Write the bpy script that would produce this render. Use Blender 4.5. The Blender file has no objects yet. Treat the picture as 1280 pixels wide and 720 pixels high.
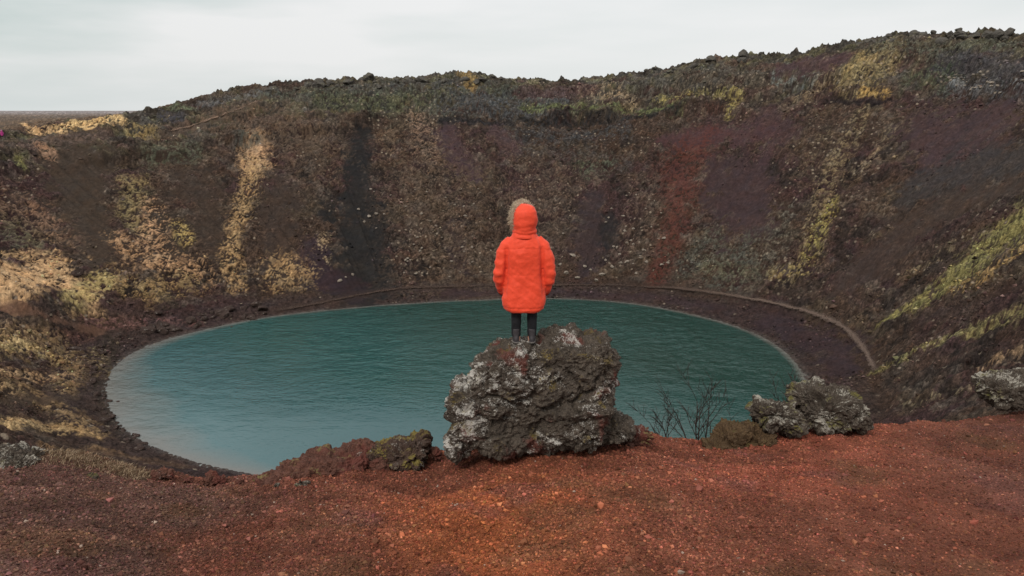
import bpy, bmesh, math, random
import numpy as np
from mathutils import Vector, Matrix, noise as mnoise

random.seed(7)
RNG = np.random.default_rng(7)
scene = bpy.context.scene
COL = scene.collection

# ------------------------------------------------------------------ camera
CAMZ = 45.0
PITCH = math.atan(222.0 / 1000.0)          # horizon measured at row 138 of 720
CP, SP = math.cos(PITCH), math.sin(PITCH)
cam_data = bpy.data.cameras.new('camera')
cam_data.sensor_width = 36.0
cam_data.lens = 28.125
cam_data.clip_start = 0.05
cam_data.clip_end = 60000
cam = bpy.data.objects.new('camera', cam_data)
COL.objects.link(cam)
cam.location = (0, 0, CAMZ)
cam.rotation_euler = (math.pi / 2 - PITCH, 0, 0)
scene.camera = cam


def ray(u, v):
    xc, yc = (u - 640.0) / 1000.0, (360.0 - v) / 1000.0
    return xc, CP + yc * SP, -SP + yc * CP


def on_plane(u, v, z=0.0):
    dx, dy, dz = ray(u, v)
    t = (z - CAMZ) / dz
    return dx * t, dy * t


def at_dist(u, v, y):
    """the place at forward distance y that a measured photo position shows"""
    dx, dy, dz = ray(u, v)
    t = y / dy
    return Vector((dx * t, y, CAMZ + dz * t))


def lin(r, g, b):
    return tuple(((c / 255.0) / 12.92 if c / 255.0 <= 0.04045 else ((c / 255.0 + 0.055) / 1.055) ** 2.4) for c in (r, g, b))


def link(name, me, parent=None):
    o = bpy.data.objects.new(name, me)
    COL.objects.link(o)
    if parent is not None:
        o.parent = parent
    return o


def tag(o, label=None, cat=None, group=None, kind=None):
    if label: o['label'] = label
    if cat: o['category'] = cat
    if group: o['group'] = group
    if kind: o['kind'] = kind
    return o


def empty(name, loc, rz=0.0):
    o = bpy.data.objects.new(name, None)
    o.empty_display_size = 0.2
    COL.objects.link(o)
    o.location = loc
    o.rotation_euler = (0, 0, rz)
    return o


# ------------------------------------------------------------------ numpy noise
def _hash2(ix, iy, seed):
    h = (ix.astype(np.int64) * 374761393 + iy.astype(np.int64) * 668265263 + seed * 974634777) & 0xFFFFFFFF
    h = ((h ^ (h >> 13)) * 1274126177) & 0xFFFFFFFF
    h = h ^ (h >> 16)
    return (h & 0xFFFFFF).astype(np.float32) / np.float32(0xFFFFFF)


def vnoise(x, y, seed=0):
    fx, fy = np.floor(x), np.floor(y)
    tx, ty = (x - fx).astype(np.float32), (y - fy).astype(np.float32)
    ix, iy = fx.astype(np.int32), fy.astype(np.int32)
    tx = tx * tx * tx * (tx * (tx * 6 - 15) + 10)
    ty = ty * ty * ty * (ty * (ty * 6 - 15) + 10)
    a = _hash2(ix, iy, seed); b = _hash2(ix + 1, iy, seed)
    c = _hash2(ix, iy + 1, seed); d = _hash2(ix + 1, iy + 1, seed)
    return (a + (b - a) * tx) + ((c + (d - c) * tx) - (a + (b - a) * tx)) * ty   # 0..1


def fbm(x, y, octv=4, seed=0, gain=0.5):
    s, a, tot = 0.0, 1.0, 0.0
    for k in range(octv):
        c, sn = math.cos(0.6 + k), math.sin(0.6 + k)
        s = s + a * (vnoise(c * x - sn * y, sn * x + c * y, seed + k * 17) * 2 - 1)
        tot += a
        a *= gain
        x, y = x * 2.03, y * 2.03
    return s / tot


def ridged(x, y, octv=3, seed=0, gain=0.5):
    s, a, tot = 0.0, 1.0, 0.0
    for k in range(octv):
        c, sn = math.cos(1.1 + k), math.sin(1.1 + k)
        n = 1 - np.abs(vnoise(c * x - sn * y, sn * x + c * y, seed + k * 31) * 2 - 1) * 1.6
        s = s + a * n
        tot += a
        a *= gain
        x, y = x * 2.1, y * 2.1
    return s / tot


def sstep(a, b, x):
    t = np.clip((x - a) / (b - a), 0, 1)
    return t * t * (3 - 2 * t)


# ------------------------------------------------------------------ crater shape
CX, CY = -6.0, 142.0
SHORE_PX = [(700, 373), (600, 375), (520, 379), (440, 385), (385, 390), (330, 397), (260, 411), (205, 425), (165, 441), (140, 462),
            (134, 488), (140, 514), (155, 535), (180, 552), (215, 567), (255, 580), (300, 589)]
SHORE_PX_R = [(790, 379), (860, 392), (920, 408), (962, 426), (990, 449), (1006, 474)]
_sh = [on_plane(*p) for p in SHORE_PX + SHORE_PX_R] + [(-10, 90), (12, 91), (30, 97), (44, 110)]
_th = np.array([math.atan2(y - CY, x - CX) for x, y in _sh])
_rd = np.array([math.hypot(x - CX, y - CY) for x, y in _sh])
_o = np.argsort(_th)
_th, _rd = _th[_o], _rd[_o]
TH = np.linspace(-math.pi, math.pi, 1441)
_R0 = np.interp(TH, np.concatenate([_th - 2 * math.pi, _th, _th + 2 * math.pi]), np.concatenate([_rd, _rd, _rd]))


def smooth_per(a, n):
    k = np.ones(n) / n
    b = a[:-1]
    b = np.concatenate([b[-n:], b, b[:n]])
    b = np.convolve(b, k, 'same')[n:-n]
    return np.append(b, b[0])


R_SHORE = smooth_per(smooth_per(_R0, 21), 15)

SKY_U = np.array([-400, 0, 100, 185, 205, 240, 270, 300, 330, 355, 400, 450, 500, 540, 580, 600, 640, 680, 720, 760, 800, 835, 870, 905, 935, 962, 1000, 1030, 1060, 1080, 1130, 1160, 1185, 1230, 1280, 1500, 1900])
SKY_V = np.array([190, 166, 152, 141, 135, 125, 117, 110, 105, 104, 101, 99, 97, 96, 92, 93, 101, 102, 100, 97, 92, 86, 79, 73, 68, 71, 68, 60, 55, 49, 40, 44, 45, 38, 43, 46, 60])
D_RIM = 136 + 4 * np.sin(2 * TH + 0.7) + 3 * np.sin(3 * TH - 0.5)
D_RIM = np.where(np.abs(TH + math.pi / 2) < 0.6, 136.0, D_RIM)
D_RIM = smooth_per(D_RIM, 61)
rx, ry = CX + D_RIM * np.cos(TH), CY + D_RIM * np.sin(TH)
zr = np.full_like(rx, 45.0)
for _ in range(8):
    dep = ry * CP - (zr - CAMZ) * SP
    uu = 640 + 1000 * rx / np.maximum(dep, 20)
    vv = np.interp(uu, SKY_U, SKY_V)
    yc = (360 - vv) / 1000
    t = ry / np.maximum(CP + yc * SP, 0.2)
    zr = CAMZ + (-SP + yc * CP) * t
_ctl_th = np.radians([-180, -160, -135, -110, -90, -70, -45, -20, 0])
_ctl_z = np.array([40, 39, 39.5, 39.5, 39.3, 40, 47, 56, 62.])
_manual = np.interp(TH, _ctl_th, _ctl_z)
_w = sstep(0, 30, np.degrees(TH)) * (1 - sstep(168, 180, np.degrees(TH)))
Z_RIM = smooth_per(zr * _w + _manual * (1 - _w), 15)


def sample(tab, th):
    return np.interp(th, TH, tab)


# crest of the red foreground in the photograph
CR_U = np.array([-300, 0, 60, 110, 180, 250, 310, 345, 380, 440, 500, 545, 580, 640, 700, 760, 800, 830, 880, 920, 960, 1040, 1090, 1180, 1280, 1500])
CR_V = np.array([585, 578, 576, 574, 590, 598, 600, 592, 582, 574, 577, 573, 570, 566, 560, 548, 543, 551, 556, 553, 546, 536, 536, 528, 520, 505])
CR_Y = np.array([9.0, 9.4, 9.6, 10.2, 10.2, 10.2, 10.0, 10.0, 10.2, 10.4, 10.6, 10.7, 10.8, 10.8, 10.8, 11.0, 11.2, 11.3, 11.6, 11.8, 12, 12.4, 12.6, 13.2, 14, 14])
_c = [at_dist(u, v, y) for u, v, y in zip(CR_U, CR_V, CR_Y)]
CR_AZ = np.array([math.atan2(p.x, p.y) for p in _c])
CR_R = np.array([math.hypot(p.x, p.y) for p in _c])
CR_Z = np.array([p.z for p in _c])
_ex = np.radians([-180, -130, -80, 80, 130, 180])
_o = np.argsort(np.concatenate([CR_AZ, _ex]))
CR_AZ_ = np.concatenate([CR_AZ, _ex])[_o]
CR_R = np.concatenate([CR_R, [16, 14, 10, 15, 15, 16]])[_o]
CR_Z = np.concatenate([CR_Z, [41.2, 40.8, 40.4, 41.0, 41.2, 41.2]])[_o]
Z0 = 42.15


def smax(a, b, k):
    h = np.clip(0.5 + 0.5 * (a - b) / k, 0, 1)
    return b + (a - b) * h + k * h * (1 - h)


def base_height(x, y):
    """smooth height; also ring coordinate t, shore distance, foreground weight"""
    dx, dy = x - CX, y - CY
    rho = np.hypot(dx, dy)
    th = np.arctan2(dy, dx)
    R, D, zrim = sample(R_SHORE, th), sample(D_RIM, th), sample(Z_RIM, th)
    sd = rho - R
    t = (sd - 9.0) / np.maximum(D - R - 9.0, 5)
    left = np.exp(-((np.abs(th) - math.pi) / 0.42) ** 2)
    g = np.clip(t, 0, 1)
    gl = np.interp(g, [0, 0.12, 0.5, 0.72, 0.9, 1], [0, 0.17, 0.40, 0.72, 0.93, 1.0])
    gn = np.interp(g, [0, 0.5, 0.9, 1], [0, 0.52, 0.93, 1.0])
    gg = gn + (gl - gn) * left
    farw = sstep(-0.35, 0.15, th) * (1 - sstep(2.7, 3.0, th))
    wob = 0.035 * fbm(th * 14, th * 0 + 3.3, 3, 71)
    for t0, A in ((0.73, 0.058), (0.80, .03), (0.86, 0.042)):
        q = t - (t0 + wob + 0.03 * np.sin(th * 5))
        ext = 0.55 + 0.45 * np.clip(fbm(th * 9, th * 0 + t0 * 50, 2, 5) * 2.5, -1, 1)
        gg = gg + farw * A * ext * (sstep(-0.014, 0.014, q) * np.exp(-np.maximum(q, 0) / 0.09) - 0.35 * sstep(-0.12, -0.014, q) * (1 - sstep(-0.014, 0.008, q)))
    z = np.where(sd < 0, np.maximum(0.16 * sd, -7), 0)
    bench = 2.3 * sstep(0, 9, sd) * (sd > 0)
    z = z + bench + np.where(t > 0, gg * (zrim - 2.3), 0)
    # past the rim the ground falls to the plain
    out = np.maximum(rho - D, 0)
    plain = 33.0
    fall = (zrim - plain) * (1 - np.exp(-(out / 90.0) ** 1.3))
    z = np.where(t > 1, zrim - fall, z)
    # foreground shoulder
    r = np.hypot(x, y)
    az = np.arctan2(x, y)
    rc, zc = np.interp(az, CR_AZ_, CR_R), np.interp(az, CR_AZ_, CR_Z)
    q = np.clip(r / rc, 0, 1)
    F = Z0 + (zc - Z0) * q ** 1.05
    F = F - np.maximum(r - rc, 0) * 0.78 * sstep(0, 1.2, r - rc + 0.1) - 0.0
    F = F + .16 * np.exp(-((x - .15) / 1.0) ** 2 - ((y - 10.2) / .65) ** 2)
    zz = smax(F, z, 0.25)
    near = sstep(-0.6, 0.6, F - z) * (r < 60)
    return zz, t, sd, near, th, rho, r, rc


def hs(x, y):
    x = np.asarray([x], float); y = np.asarray([y], float)
    return float(base_height(x, y)[0][0])


def unproject(u, v, rmin=3.0, rmax=420.0):
    """first place on the smooth ground along the line of sight of a measured photo position"""
    dx, dy, dz = ray(u, v)
    ts = np.concatenate([np.linspace(rmin, 30, 300), np.linspace(30.2, rmax, 1800)])
    z = base_height(dx * ts, dy * ts)[0]
    below = CAMZ + dz * ts < z
    i = int(np.argmax(below)) if below.any() else len(ts) - 1
    return dx * ts[i], dy * ts[i], ts[i]


# ------------------------------------------------------------------ patches of differing ground (places measured on the photo, laid on the crater wall)
def T(*c):
    a = np.array(lin(*c))
    g = float(a @ np.array([.25, .6, .15]))
    return tuple((a + (g - a) * .10) * .88)


def S(*c):
    a = np.array(lin(*c))
    g = float(a @ np.array([.25, .6, .15]))
    return tuple((a + (g * np.array([1.08, .98, .92]) - a) * DESAT) * .74)
DESAT = .22
GAIN = 1.0
PATCHES = []


def patch(pts, w, col, s=0.9, soft=0.5, warp=1.0, rough=None, k=1.25, thr=0.0, ns=1.0, rmin=3.0):
    """pts: photo positions along the patch; w: half-width (photo px) or list; thr: how broken-up the patch is (0 whole, 1 sparse)"""
    w = [w] * len(pts) if not isinstance(w, (list, tuple)) else w
    P, W = [], []
    for (u, v), ww in zip(pts, w):
        x, y, t = unproject(u, v, rmin)
        P.append((x, y)); W.append(ww * t / 1000.0)
    PATCHES.append(dict(P=np.array(P), W=np.array(W), col=np.array(col), s=s, soft=soft, warp=warp, rough=rough, k=k, thr=thr, ns=ns))


BROWN, PURP, BLACK = S(74, 56, 44), S(70, 49, 47), S(39, 38, 38)
TAN, STRAW, OLIVE, MOSS, GREYGR = S(186, 146, 108), S(184, 158, 102), S(118, 108, 66), S(86, 86, 58), S(78, 82, 68)
GREY, RUST, DRED, PALEBR = S(92, 90, 88), S(98, 50, 40), S(112, 72, 66), S(120, 96, 76)

# --- top band of mossy lava under the rim
patch([(330, 118), (420, 118), (520, 120), (600, 118), (700, 120)], [14, 22, 26, 24, 16], GREYGR, .8, thr=.25)
patch([(400, 125), (470, 130), (560, 118)], 12, MOSS, .8, thr=.35)
patch([(560, 128), (640, 138), (700, 128)], 16, S(74, 74, 76), .85, thr=.2)
patch([(440, 108), (520, 106), (600, 105)], 8, S(82, 80, 76), .8, thr=.2)
patch([(582, 93), (590, 102)], 9, S(150, 120, 62), .9, thr=.1)
patch([(655, 136), (760, 132), (850, 127)], 6, S(98, 104, 60), .9, thr=.25)
patch([(650, 150), (760, 146), (850, 134)], 3, S(40, 38, 38), .9, thr=.1)
patch([(550, 152), (640, 156)], 4, S(44, 42, 43), .9)
patch([(730, 114), (770, 118), (790, 125)], 9, S(140, 118, 88), .85, thr=.35)
patch([(820, 122), (850, 120), (925, 122), (910, 146)], 6, S(138, 124, 60), .85, thr=.4)
patch([(800, 105), (880, 95), (950, 92)], 12, S(88, 84, 74), .75, thr=.25)
patch([(850, 108), (940, 100), (1010, 106)], 10, S(92, 78, 62), .7, thr=.3)
patch([(655, 115), (690, 116), (740, 108)], 9, S(90, 66, 64), .75)
patch([(975, 85), (1020, 80), (1060, 70)], [8, 12, 8], S(84, 60, 62), .85, rough=.3)
patch([(965, 100), (1015, 104), (1050, 100)], 6, S(104, 108, 102), .8, thr=.45)
patch([(640, 168), (720, 170), (780, 160)], 12, S(66, 66, 66), .75, thr=.3)
patch([(655, 190), (740, 195), (780, 205)], 12, S(72, 66, 62), .7, thr=.4)
patch([(725, 205), (740, 215), (760, 205)], 12, S(76, 82, 60), .7, thr=.45)
patch([(520, 150), (535, 175), (540, 200)], [14, 18, 16], S(132, 104, 82), .8, thr=.3)
patch([(490, 165), (480, 185)], 14, S(104, 84, 64), .7, thr=.35)
# --- right rim
patch([(1110, 62), (1095, 80), (1070, 95), (1062, 104)], [20, 24, 22, 16], S(138, 118, 74), .9, thr=.15)
patch([(1075, 75), (1060, 92)], 10, S(150, 128, 76), .8, thr=.1)
patch([(1040, 95), (1020, 112), (1000, 122)], 9, S(124, 104, 76), .85, thr=.3)
patch([(1078, 115), (1110, 118)], 5, S(168, 132, 60), .9, thr=.3)
patch([(1030, 126), (1070, 127), (1125, 126)], 3, S(44, 36, 36), .9)
patch([(1100, 55), (1180, 60), (1280, 58)], 13, S(88, 88, 72), .85, thr=.3)
patch([(1180, 78), (1230, 80), (1290, 84)], [12, 14, 14], S(74, 70, 72), .85)
patch([(1140, 98), (1175, 92), (1185, 105)], 14, S(74, 80, 58), .8, thr=.3)
patch([(1190, 102), (1230, 104), (1290, 100)], 6, S(138, 138, 134), .8, thr=.5)
patch([(1190, 108), (1230, 112), (1290, 112)], 10, S(78, 78, 80), .7, thr=.3)
# --- the red and purple screes
patch([(830, 175), (900, 170), (960, 165)], [8, 14, 12], S(80, 54, 56), .85, rough=.15)
patch([(560, 168), (575, 200), (590, 215)], [10, 14, 12], S(76, 56, 60), .85, rough=.15)
patch([(620, 165), (640, 185)], 12, S(82, 60, 62), .75, rough=.3)
patch([(868, 190), (852, 240), (838, 300), (824, 345)], [28, 20, 14, 10], RUST, .8, rough=.15, soft=.9, warp=1.3, thr=.12)
patch([(900, 215), (930, 240), (935, 275)], [22, 34, 26], S(70, 52, 54), .85, rough=.15)
patch([(955, 150), (980, 170), (960, 190)], [14, 18, 14], S(78, 54, 56), .7, rough=.3)
patch([(745, 255), (738, 300), (735, 335)], [14, 20, 18], S(62, 49, 51), .85, rough=.15)
patch([(760, 270), (762, 305)], 9, BLACK, .75, rough=.15)
patch([(570, 290), (578, 330)], 12, S(64, 50, 51), .6, rough=.4)
patch([(890, 300), (870, 330), (920, 335), (930, 310)], [16, 22, 26, 18], S(82, 80, 68), .85, thr=.3)
patch([(880, 335), (940, 340)], 9, S(92, 88, 66), .8, thr=.3)
patch([(455, 165), (448, 190), (445, 225), (450, 260), (452, 300), (448, 340)], [10, 14, 20, 26, 42, 44], BLACK, .92, rough=.15, soft=.5, warp=.9)
patch([(395, 310), (375, 325), (410, 350)], [14, 14, 14], S(62, 46, 52), .8, rough=.2)
patch([(420, 350), (440, 365)], 16, S(60, 42, 46), .6, rough=.2)
# dark even scree on the left-hand wall
patch([(115, 165), (95, 200), (100, 250), (120, 300), (118, 330)], [16, 34, 34, 26, 14], S(70, 57, 46), .9, rough=.15)
patch([(225, 215), (240, 235), (260, 270), (270, 310)], [24, 34, 22, 12], S(68, 54, 44), .85, rough=.2)
patch([(200, 295), (215, 310)], 16, S(62, 50, 40), .9, rough=.2)
patch([(350, 240), (345, 280), (350, 320)], [18, 26, 18], S(68, 54, 46), .85, rough=.2)
# --- straw and grass
patch([(322, 184), (316, 205)], [16, 17], T(186, 146, 106), .95, thr=.02, soft=.4, rough=.42)
patch([(316, 205), (306, 245), (294, 285), (288, 325), (294, 355)], [14, 12, 11, 12, 13], T(158, 126, 84), .92, thr=.30, soft=.5, rough=.42)
patch([(170, 232), (160, 255), (172, 285)], [20, 14, 12], T(130, 112, 74), .85, thr=.25, rough=.42)
patch([(190, 255), (188, 290), (200, 330)], [12, 18, 22], T(168, 130, 94), .85, thr=.4, rough=.42)
patch([(150, 300), (175, 325), (235, 335)], [14, 20, 22], T(160, 124, 88), .85, thr=.4, rough=.42)
patch([(140, 345), (180, 362), (230, 352)], [18, 18, 16], T(138, 112, 72), .8, thr=.35, rough=.42)
patch([(225, 285), (232, 300)], 10, T(170, 144, 82), .8, thr=.4, rough=.42)
patch([(345, 345), (365, 340)], [22, 22], T(158, 126, 84), .85, thr=.35, rough=.42)
patch([(405, 300), (402, 325)], 9, T(168, 142, 106), .7, thr=.5, rough=.42)
patch([(45, 262), (60, 280)], [16, 18], T(136, 102, 78), .8, thr=.3, rough=.42)
patch([(20, 290), (40, 300)], 22, T(92, 90, 66), .7, thr=.3, rough=.42)
patch([(-40, 345), (20, 345), (70, 350), (100, 365)], [46, 44, 36, 20], T(188, 150, 106), .95, thr=.06, soft=.4, k=1.6, rough=.35)
patch([(85, 372), (110, 360), (130, 350)], [14, 16, 14], T(158, 138, 86), .9, thr=.15, rough=.42)
patch([(10, 320), (70, 318)], 9, T(170, 136, 94), .8, thr=.3, rough=.42)
patch([(70, 160), (110, 153), (150, 148)], [4, 7, 6], T(206, 168, 112), .95, thr=.12, k=3)
patch([(-20, 164), (40, 163), (80, 164)], 4, T(190, 152, 104), .9, thr=.2, k=3)
patch([(40, 147), (90, 147), (150, 143)], 4, T(122, 86, 60), .85, thr=.1, k=4)
patch([(-20, 178), (60, 176), (130, 170)], 10, T(96, 78, 68), .8, thr=.2, rough=.42)
patch([(55, 185), (62, 190)], 10, T(158, 120, 92), .8, thr=.2, rough=.42)
patch([(25, 200), (26, 205)], 6, T(112, 108, 64), .8, thr=.2, rough=.42)
patch([(165, 165), (190, 162)], [10, 9], T(140, 118, 74), .8, thr=.3, rough=.42)
patch([(190, 190), (215, 185), (240, 190)], 13, T(80, 80, 64), .85, thr=.3, rough=.42)
patch([(205, 145), (225, 148)], 9, T(60, 58, 64), .85, thr=.2, rough=.42)
patch([(300, 165), (320, 170)], 9, T(74, 74, 66), .85, thr=.2, rough=.42)
patch([(250, 130), (300, 122), (340, 112)], 8, T(90, 88, 86), .8, thr=.3, rough=.42)
patch([(215, 133), (240, 136)], 5, T(100, 106, 80), .8, thr=.2, rough=.42)
patch([(230, 160), (300, 145), (380, 150)], [12, 22, 22], T(92, 74, 60), .8, thr=.15, rough=.42)
patch([(380, 190), (400, 210)], 26, T(86, 70, 56), .6, thr=.3, rough=.42)
patch([(350, 165), (420, 180)], 18, T(88, 72, 58), .6, thr=.25, rough=.42)
# pale speckled stony slope in the middle
patch([(520, 230), (560, 260), (540, 320), (600, 340)], [50, 70, 50, 50], S(96, 78, 62), .7, thr=.3)
patch([(680, 240), (660, 290)], [40, 40], S(94, 76, 62), .65, thr=.35)
patch([(800, 240), (795, 300)], [22, 24], S(92, 74, 62), .6, thr=.35)
# --- right-hand wall
patch([(1160, 170), (1190, 190), (1240, 165)], [30, 36, 34], S(76, 56, 58), .85, rough=.15)
patch([(1150, 230), (1200, 215), (1280, 205)], [20, 32, 30], S(64, 58, 56), .85, rough=.3)
patch([(1120, 300), (1180, 260), (1260, 235)], [30, 24, 22], S(72, 57, 48), .85, rough=.2)
patch([(1060, 350), (1100, 320)], [24, 30], S(70, 54, 48), .8, rough=.25)
patch([(1075, 145), (1050, 190), (1030, 240), (1020, 285), (1008, 330), (985, 345)], [12, 16, 16, 18, 18, 12], S(124, 106, 74), .85, thr=.42)
patch([(1040, 255), (1025, 290), (1012, 315)], [10, 14, 10], S(142, 126, 56), .9, thr=.35)
patch([(965, 340), (1005, 338)], 8, S(150, 126, 62), .8, thr=.4)
patch([(1110, 165), (1095, 195), (1070, 215)], 9, S(122, 104, 78), .8, thr=.45)
patch([(985, 265), (970, 300), (960, 330)], [14, 18, 16], S(92, 86, 72), .7, thr=.45)
patch([(1010, 200), (1030, 170)], 14, S(96, 82, 60), .7, thr=.45)
patch([(1300, 262), (1250, 300), (1200, 340), (1150, 375), (1102, 404)], [34, 32, 22, 12, 6], S(134, 124, 62), .92, thr=.14, soft=.4)
patch([(1290, 300), (1230, 345), (1190, 362)], [9, 11, 7], S(158, 124, 64), .8, thr=.35)
patch([(1300, 385), (1240, 405), (1190, 425), (1150, 440), (1090, 466)], [20, 17, 12, 9, 6], S(124, 114, 64), .88, thr=.3, soft=.4)
patch([(1290, 432), (1250, 445), (1230, 458)], [8, 9, 7], S(156, 122, 84), .8, thr=.25)
patch([(1260, 478), (1180, 492), (1130, 505)], [8, 8, 6], S(134, 118, 84), .75, thr=.45)
patch([(1150, 400), (1200, 385), (1290, 352)], [7, 10, 12], S(66, 50, 44), .7, rough=.4)
patch([(1130, 345), (1170, 325), (1200, 300)], [8, 8, 8], S(118, 102, 72), .7, thr=.5)
# --- smooth strip where people walk
patch([(330, 392), (380, 384), (430, 374), (480, 364), (520, 360), (600, 358), (690, 357), (790, 358), (850, 362), (920, 371), (985, 384), (1045, 404), (1076, 432), (1092, 462)], 6, S(66, 52, 46), .4, rough=0)
patch([(200, 165), (262, 150), (310, 132), (333, 122)], 3, S(96, 78, 64), .5, rough=.1)
# --- shore
patch([(110, 405), (160, 405), (215, 402), (250, 405)], [8, 12, 10, 8], S(116, 80, 74), .8, thr=.25)
patch([(60, 418), (110, 425)], [6, 8], S(104, 72, 62), .7, thr=.2)
patch([(960, 400), (1010, 420), (1050, 440), (1050, 465)], [14, 22, 24, 20], S(62, 46, 50), .85, rough=.3)
patch([(560, 368), (700, 364), (820, 372), (900, 385)], 7, S(64, 47, 48), .8, rough=.3)
patch([(140, 425), (128, 460), (130, 510), (160, 550)], [10, 12, 12, 10], S(70, 58, 48), .8, thr=.05, rough=1)
# left near slope: straw and dark bands
patch([(-20, 415), (60, 425), (95, 450), (80, 490)], [16, 20, 18, 14], T(142, 116, 80), .7, thr=.28, soft=.8)
patch([(-20, 480), (30, 485), (90, 520), (130, 545)], [14, 16, 16, 10], T(150, 122, 84), .75, thr=.3, soft=.8)
patch([(60, 560), (120, 560), (170, 575)], [10, 10, 6], T(132, 104, 72), .75, thr=.25, soft=.8)
patch([(0, 250), (40, 280), (90, 300)], [26, 26, 14], T(112, 88, 68), .6, thr=.3, soft=.8)
patch([(-20, 385), (60, 400), (130, 415)], [7, 5, 4], T(98, 72, 58), .9, rough=.2)
patch([(-10, 430), (30, 432), (60, 445)], [17, 19, 14], T(168, 140, 92), .9, thr=.22)
patch([(-10, 462), (40, 470), (90, 470)], [10, 12, 10], T(172, 136, 96), .85, thr=.3)
patch([(-20, 502), (40, 500), (90, 498)], [11, 10, 8], T(74, 60, 48), .9, rough=.3)
patch([(-20, 532), (40, 530), (90, 535), (125, 548)], [16, 19, 16, 9], T(172, 140, 94), .92, thr=.2)
patch([(130, 470), (120, 440)], 10, T(118, 100, 72), .7, thr=.3)
patch([(180, 580), (240, 585), (120, 565)], 10, T(84, 64, 50), .7, rough=.4)


# ------------------------------------------------------------------ ground mesh
def full_height_colour(x, y):
    z, t, sd, near, th, rho, r, rc = base_height(x, y)
    n = x.size
    # noise runs along the surface, so steep steps are not stretched
    x0_, y0_ = x, y
    lift_ = np.where(r < 25, 0.0, z) * 1.0
    x = x + lift_ * np.cos(th); y = y + lift_ * np.sin(th)
    # base colour of the wall
    big = fbm(x / 26, y / 26, 3, 11)
    mid = fbm(x / 7, y / 7, 3, 21)
    col = np.empty((n, 3), np.float32)
    m = sstep(-0.25, 0.35, big + 0.3 * mid)[:, None]
    col[:] = np.array(BROWN) * (1 - m) + np.array(PURP) * m
    rough = np.full(n, 0.75, np.float32)
    # mossy grey lava band under the rim
    tb = sstep(.70, .80, t + .05 * mid) * sstep(-.3, .3, th) * (1 - sstep(2.6, 2.95, th))
    tc_ = np.array(S(80, 76, 68)) + (np.array(S(98, 94, 66)) - np.array(S(80, 76, 68))) * sstep(-.1, .35, fbm(x / 5, y / 3, 3, 77))[:, None]
    tc_ = tc_ + (np.array(S(82, 62, 54)) - tc_) * sstep(.0, .4, fbm(x / 11, y / 7, 3, 79))[:, None]
    bed = fbm(th * 22, (z + 1.5 * np.sin(th * 7)) / 1.1, 3, 85, .6)
    tc_ = tc_ * (1 + .75 * bed)[:, None]
    col = col + (tc_ - col) * (tb * .85)[:, None]
    # plain beyond the rim
    pl = sstep(1.0, 1.12, t)[:, None]
    plc = np.array(S(98, 80, 64)) * (1 - sstep(-.2, .4, fbm(x / 160, y / 160, 3, 91)))[:, None] + np.array(S(112, 88, 64)) * sstep(-.2, .4, fbm(x / 160, y / 160, 3, 91))[:, None]
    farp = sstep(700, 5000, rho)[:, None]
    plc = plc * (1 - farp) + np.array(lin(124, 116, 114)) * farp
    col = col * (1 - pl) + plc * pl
    # beach: darker, stony
    be = sstep(11, 5, sd) * (near < .5)
    bc = np.array(S(66, 52, 50))
    col = col * (1 - 0.7 * be[:, None]) + bc * 0.7 * be[:, None]
    wet = (sstep(1.6, 0.3, sd) * (near < .5))[:, None]
    col = col * (1 - .55 * wet) + np.array(S(92, 82, 76)) * .55 * wet
    wn = fbm(x / 4.0, y / 4.0, 4, 31, .6)
    wf = fbm(x / 1.3, y / 1.3, 3, 41, .6)
    wb = fbm(x / 12, y / 12, 3, 33, .55)
    wl = fbm(x / 0.45, y / 0.45, 2, 43, .6)
    ph = np.where(t < .75, 1.0, .8)
    for (sc_, sd2, lo_, c_, a_) in ((6.0, 501, .16, S(104, 88, 66), .26), (9.0, 511, .18, S(84, 76, 58), .32), (7.0, 521, .18, S(50, 41, 36), .8), (12., 531, .14, S(78, 62, 52), .5), (5.0, 541, .22, S(110, 96, 82), .36)):
        q_ = fbm(x / sc_, y / sc_, 4, sd2, .6)
        col += (np.array(c_) - col) * (sstep(lo_, lo_ + .14, q_) * a_ * ph * (t > .02) * (t < 1.02))[:, None]
    for p in PATCHES:
        P, W, k = p['P'], p['W'], p['k']
        wm = W.max() * 2.2 * k + 2
        lo, hi = P.min(0) - wm, P.max(0) + wm
        idx = np.nonzero((x0_ > lo[0]) & (x0_ < hi[0]) & (y0_ > lo[1]) & (y0_ < hi[1]))[0]
        if not idx.size: continue
        c = P.mean(0); d = c / np.hypot(*c); e = np.array([d[1], -d[0]])
        M = np.stack([e, d / k])
        Q = np.stack([x0_[idx], y0_[idx]], 1) @ M.T
        PP = P @ M.T
        best = np.full(idx.size, 9.0)
        for a in range(max(len(PP) - 1, 1)):
            A = PP[a]; B = PP[min(a + 1, len(PP) - 1)]
            ab = B - A; L2 = max(ab @ ab, 1e-6)
            tt = np.clip((Q - A) @ ab / L2, 0, 1)
            dd = np.hypot(*(Q - A - tt[:, None] * ab).T)
            ww = W[a] + (W[min(a + 1, len(W) - 1)] - W[a]) * tt
            best = np.minimum(best, dd / np.maximum(ww, .02))
        scale = min(1.0, W.mean() / 3.0)
        nz = (wn[idx] * .9 + wf[idx] * .6 + (.5 * wb[idx] if p['W'].mean() > 3 else 0)) * p['warp']
        m = sstep(1 + p['soft'], 1 - p['soft'], best + nz * 1.1)
        if p['thr'] > 0:
            br = wf[idx] * 0.9 + wl[idx] * .7 + wn[idx] * .4
            m = m * sstep(-.55 + p['thr'] * 1.1, -.25 + p['thr'] * 1.3, br + .0)
        m = (m * p['s'] * (1 - near[idx]))
        col[idx] += (p['col'] - col[idx]) * m[:, None]
        if p['rough'] is not None:
            rough[idx] += (p['rough'] - rough[idx]) * m
    # ---- foreground cinder
    u_az = np.arctan2(x0_, y0_)
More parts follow.
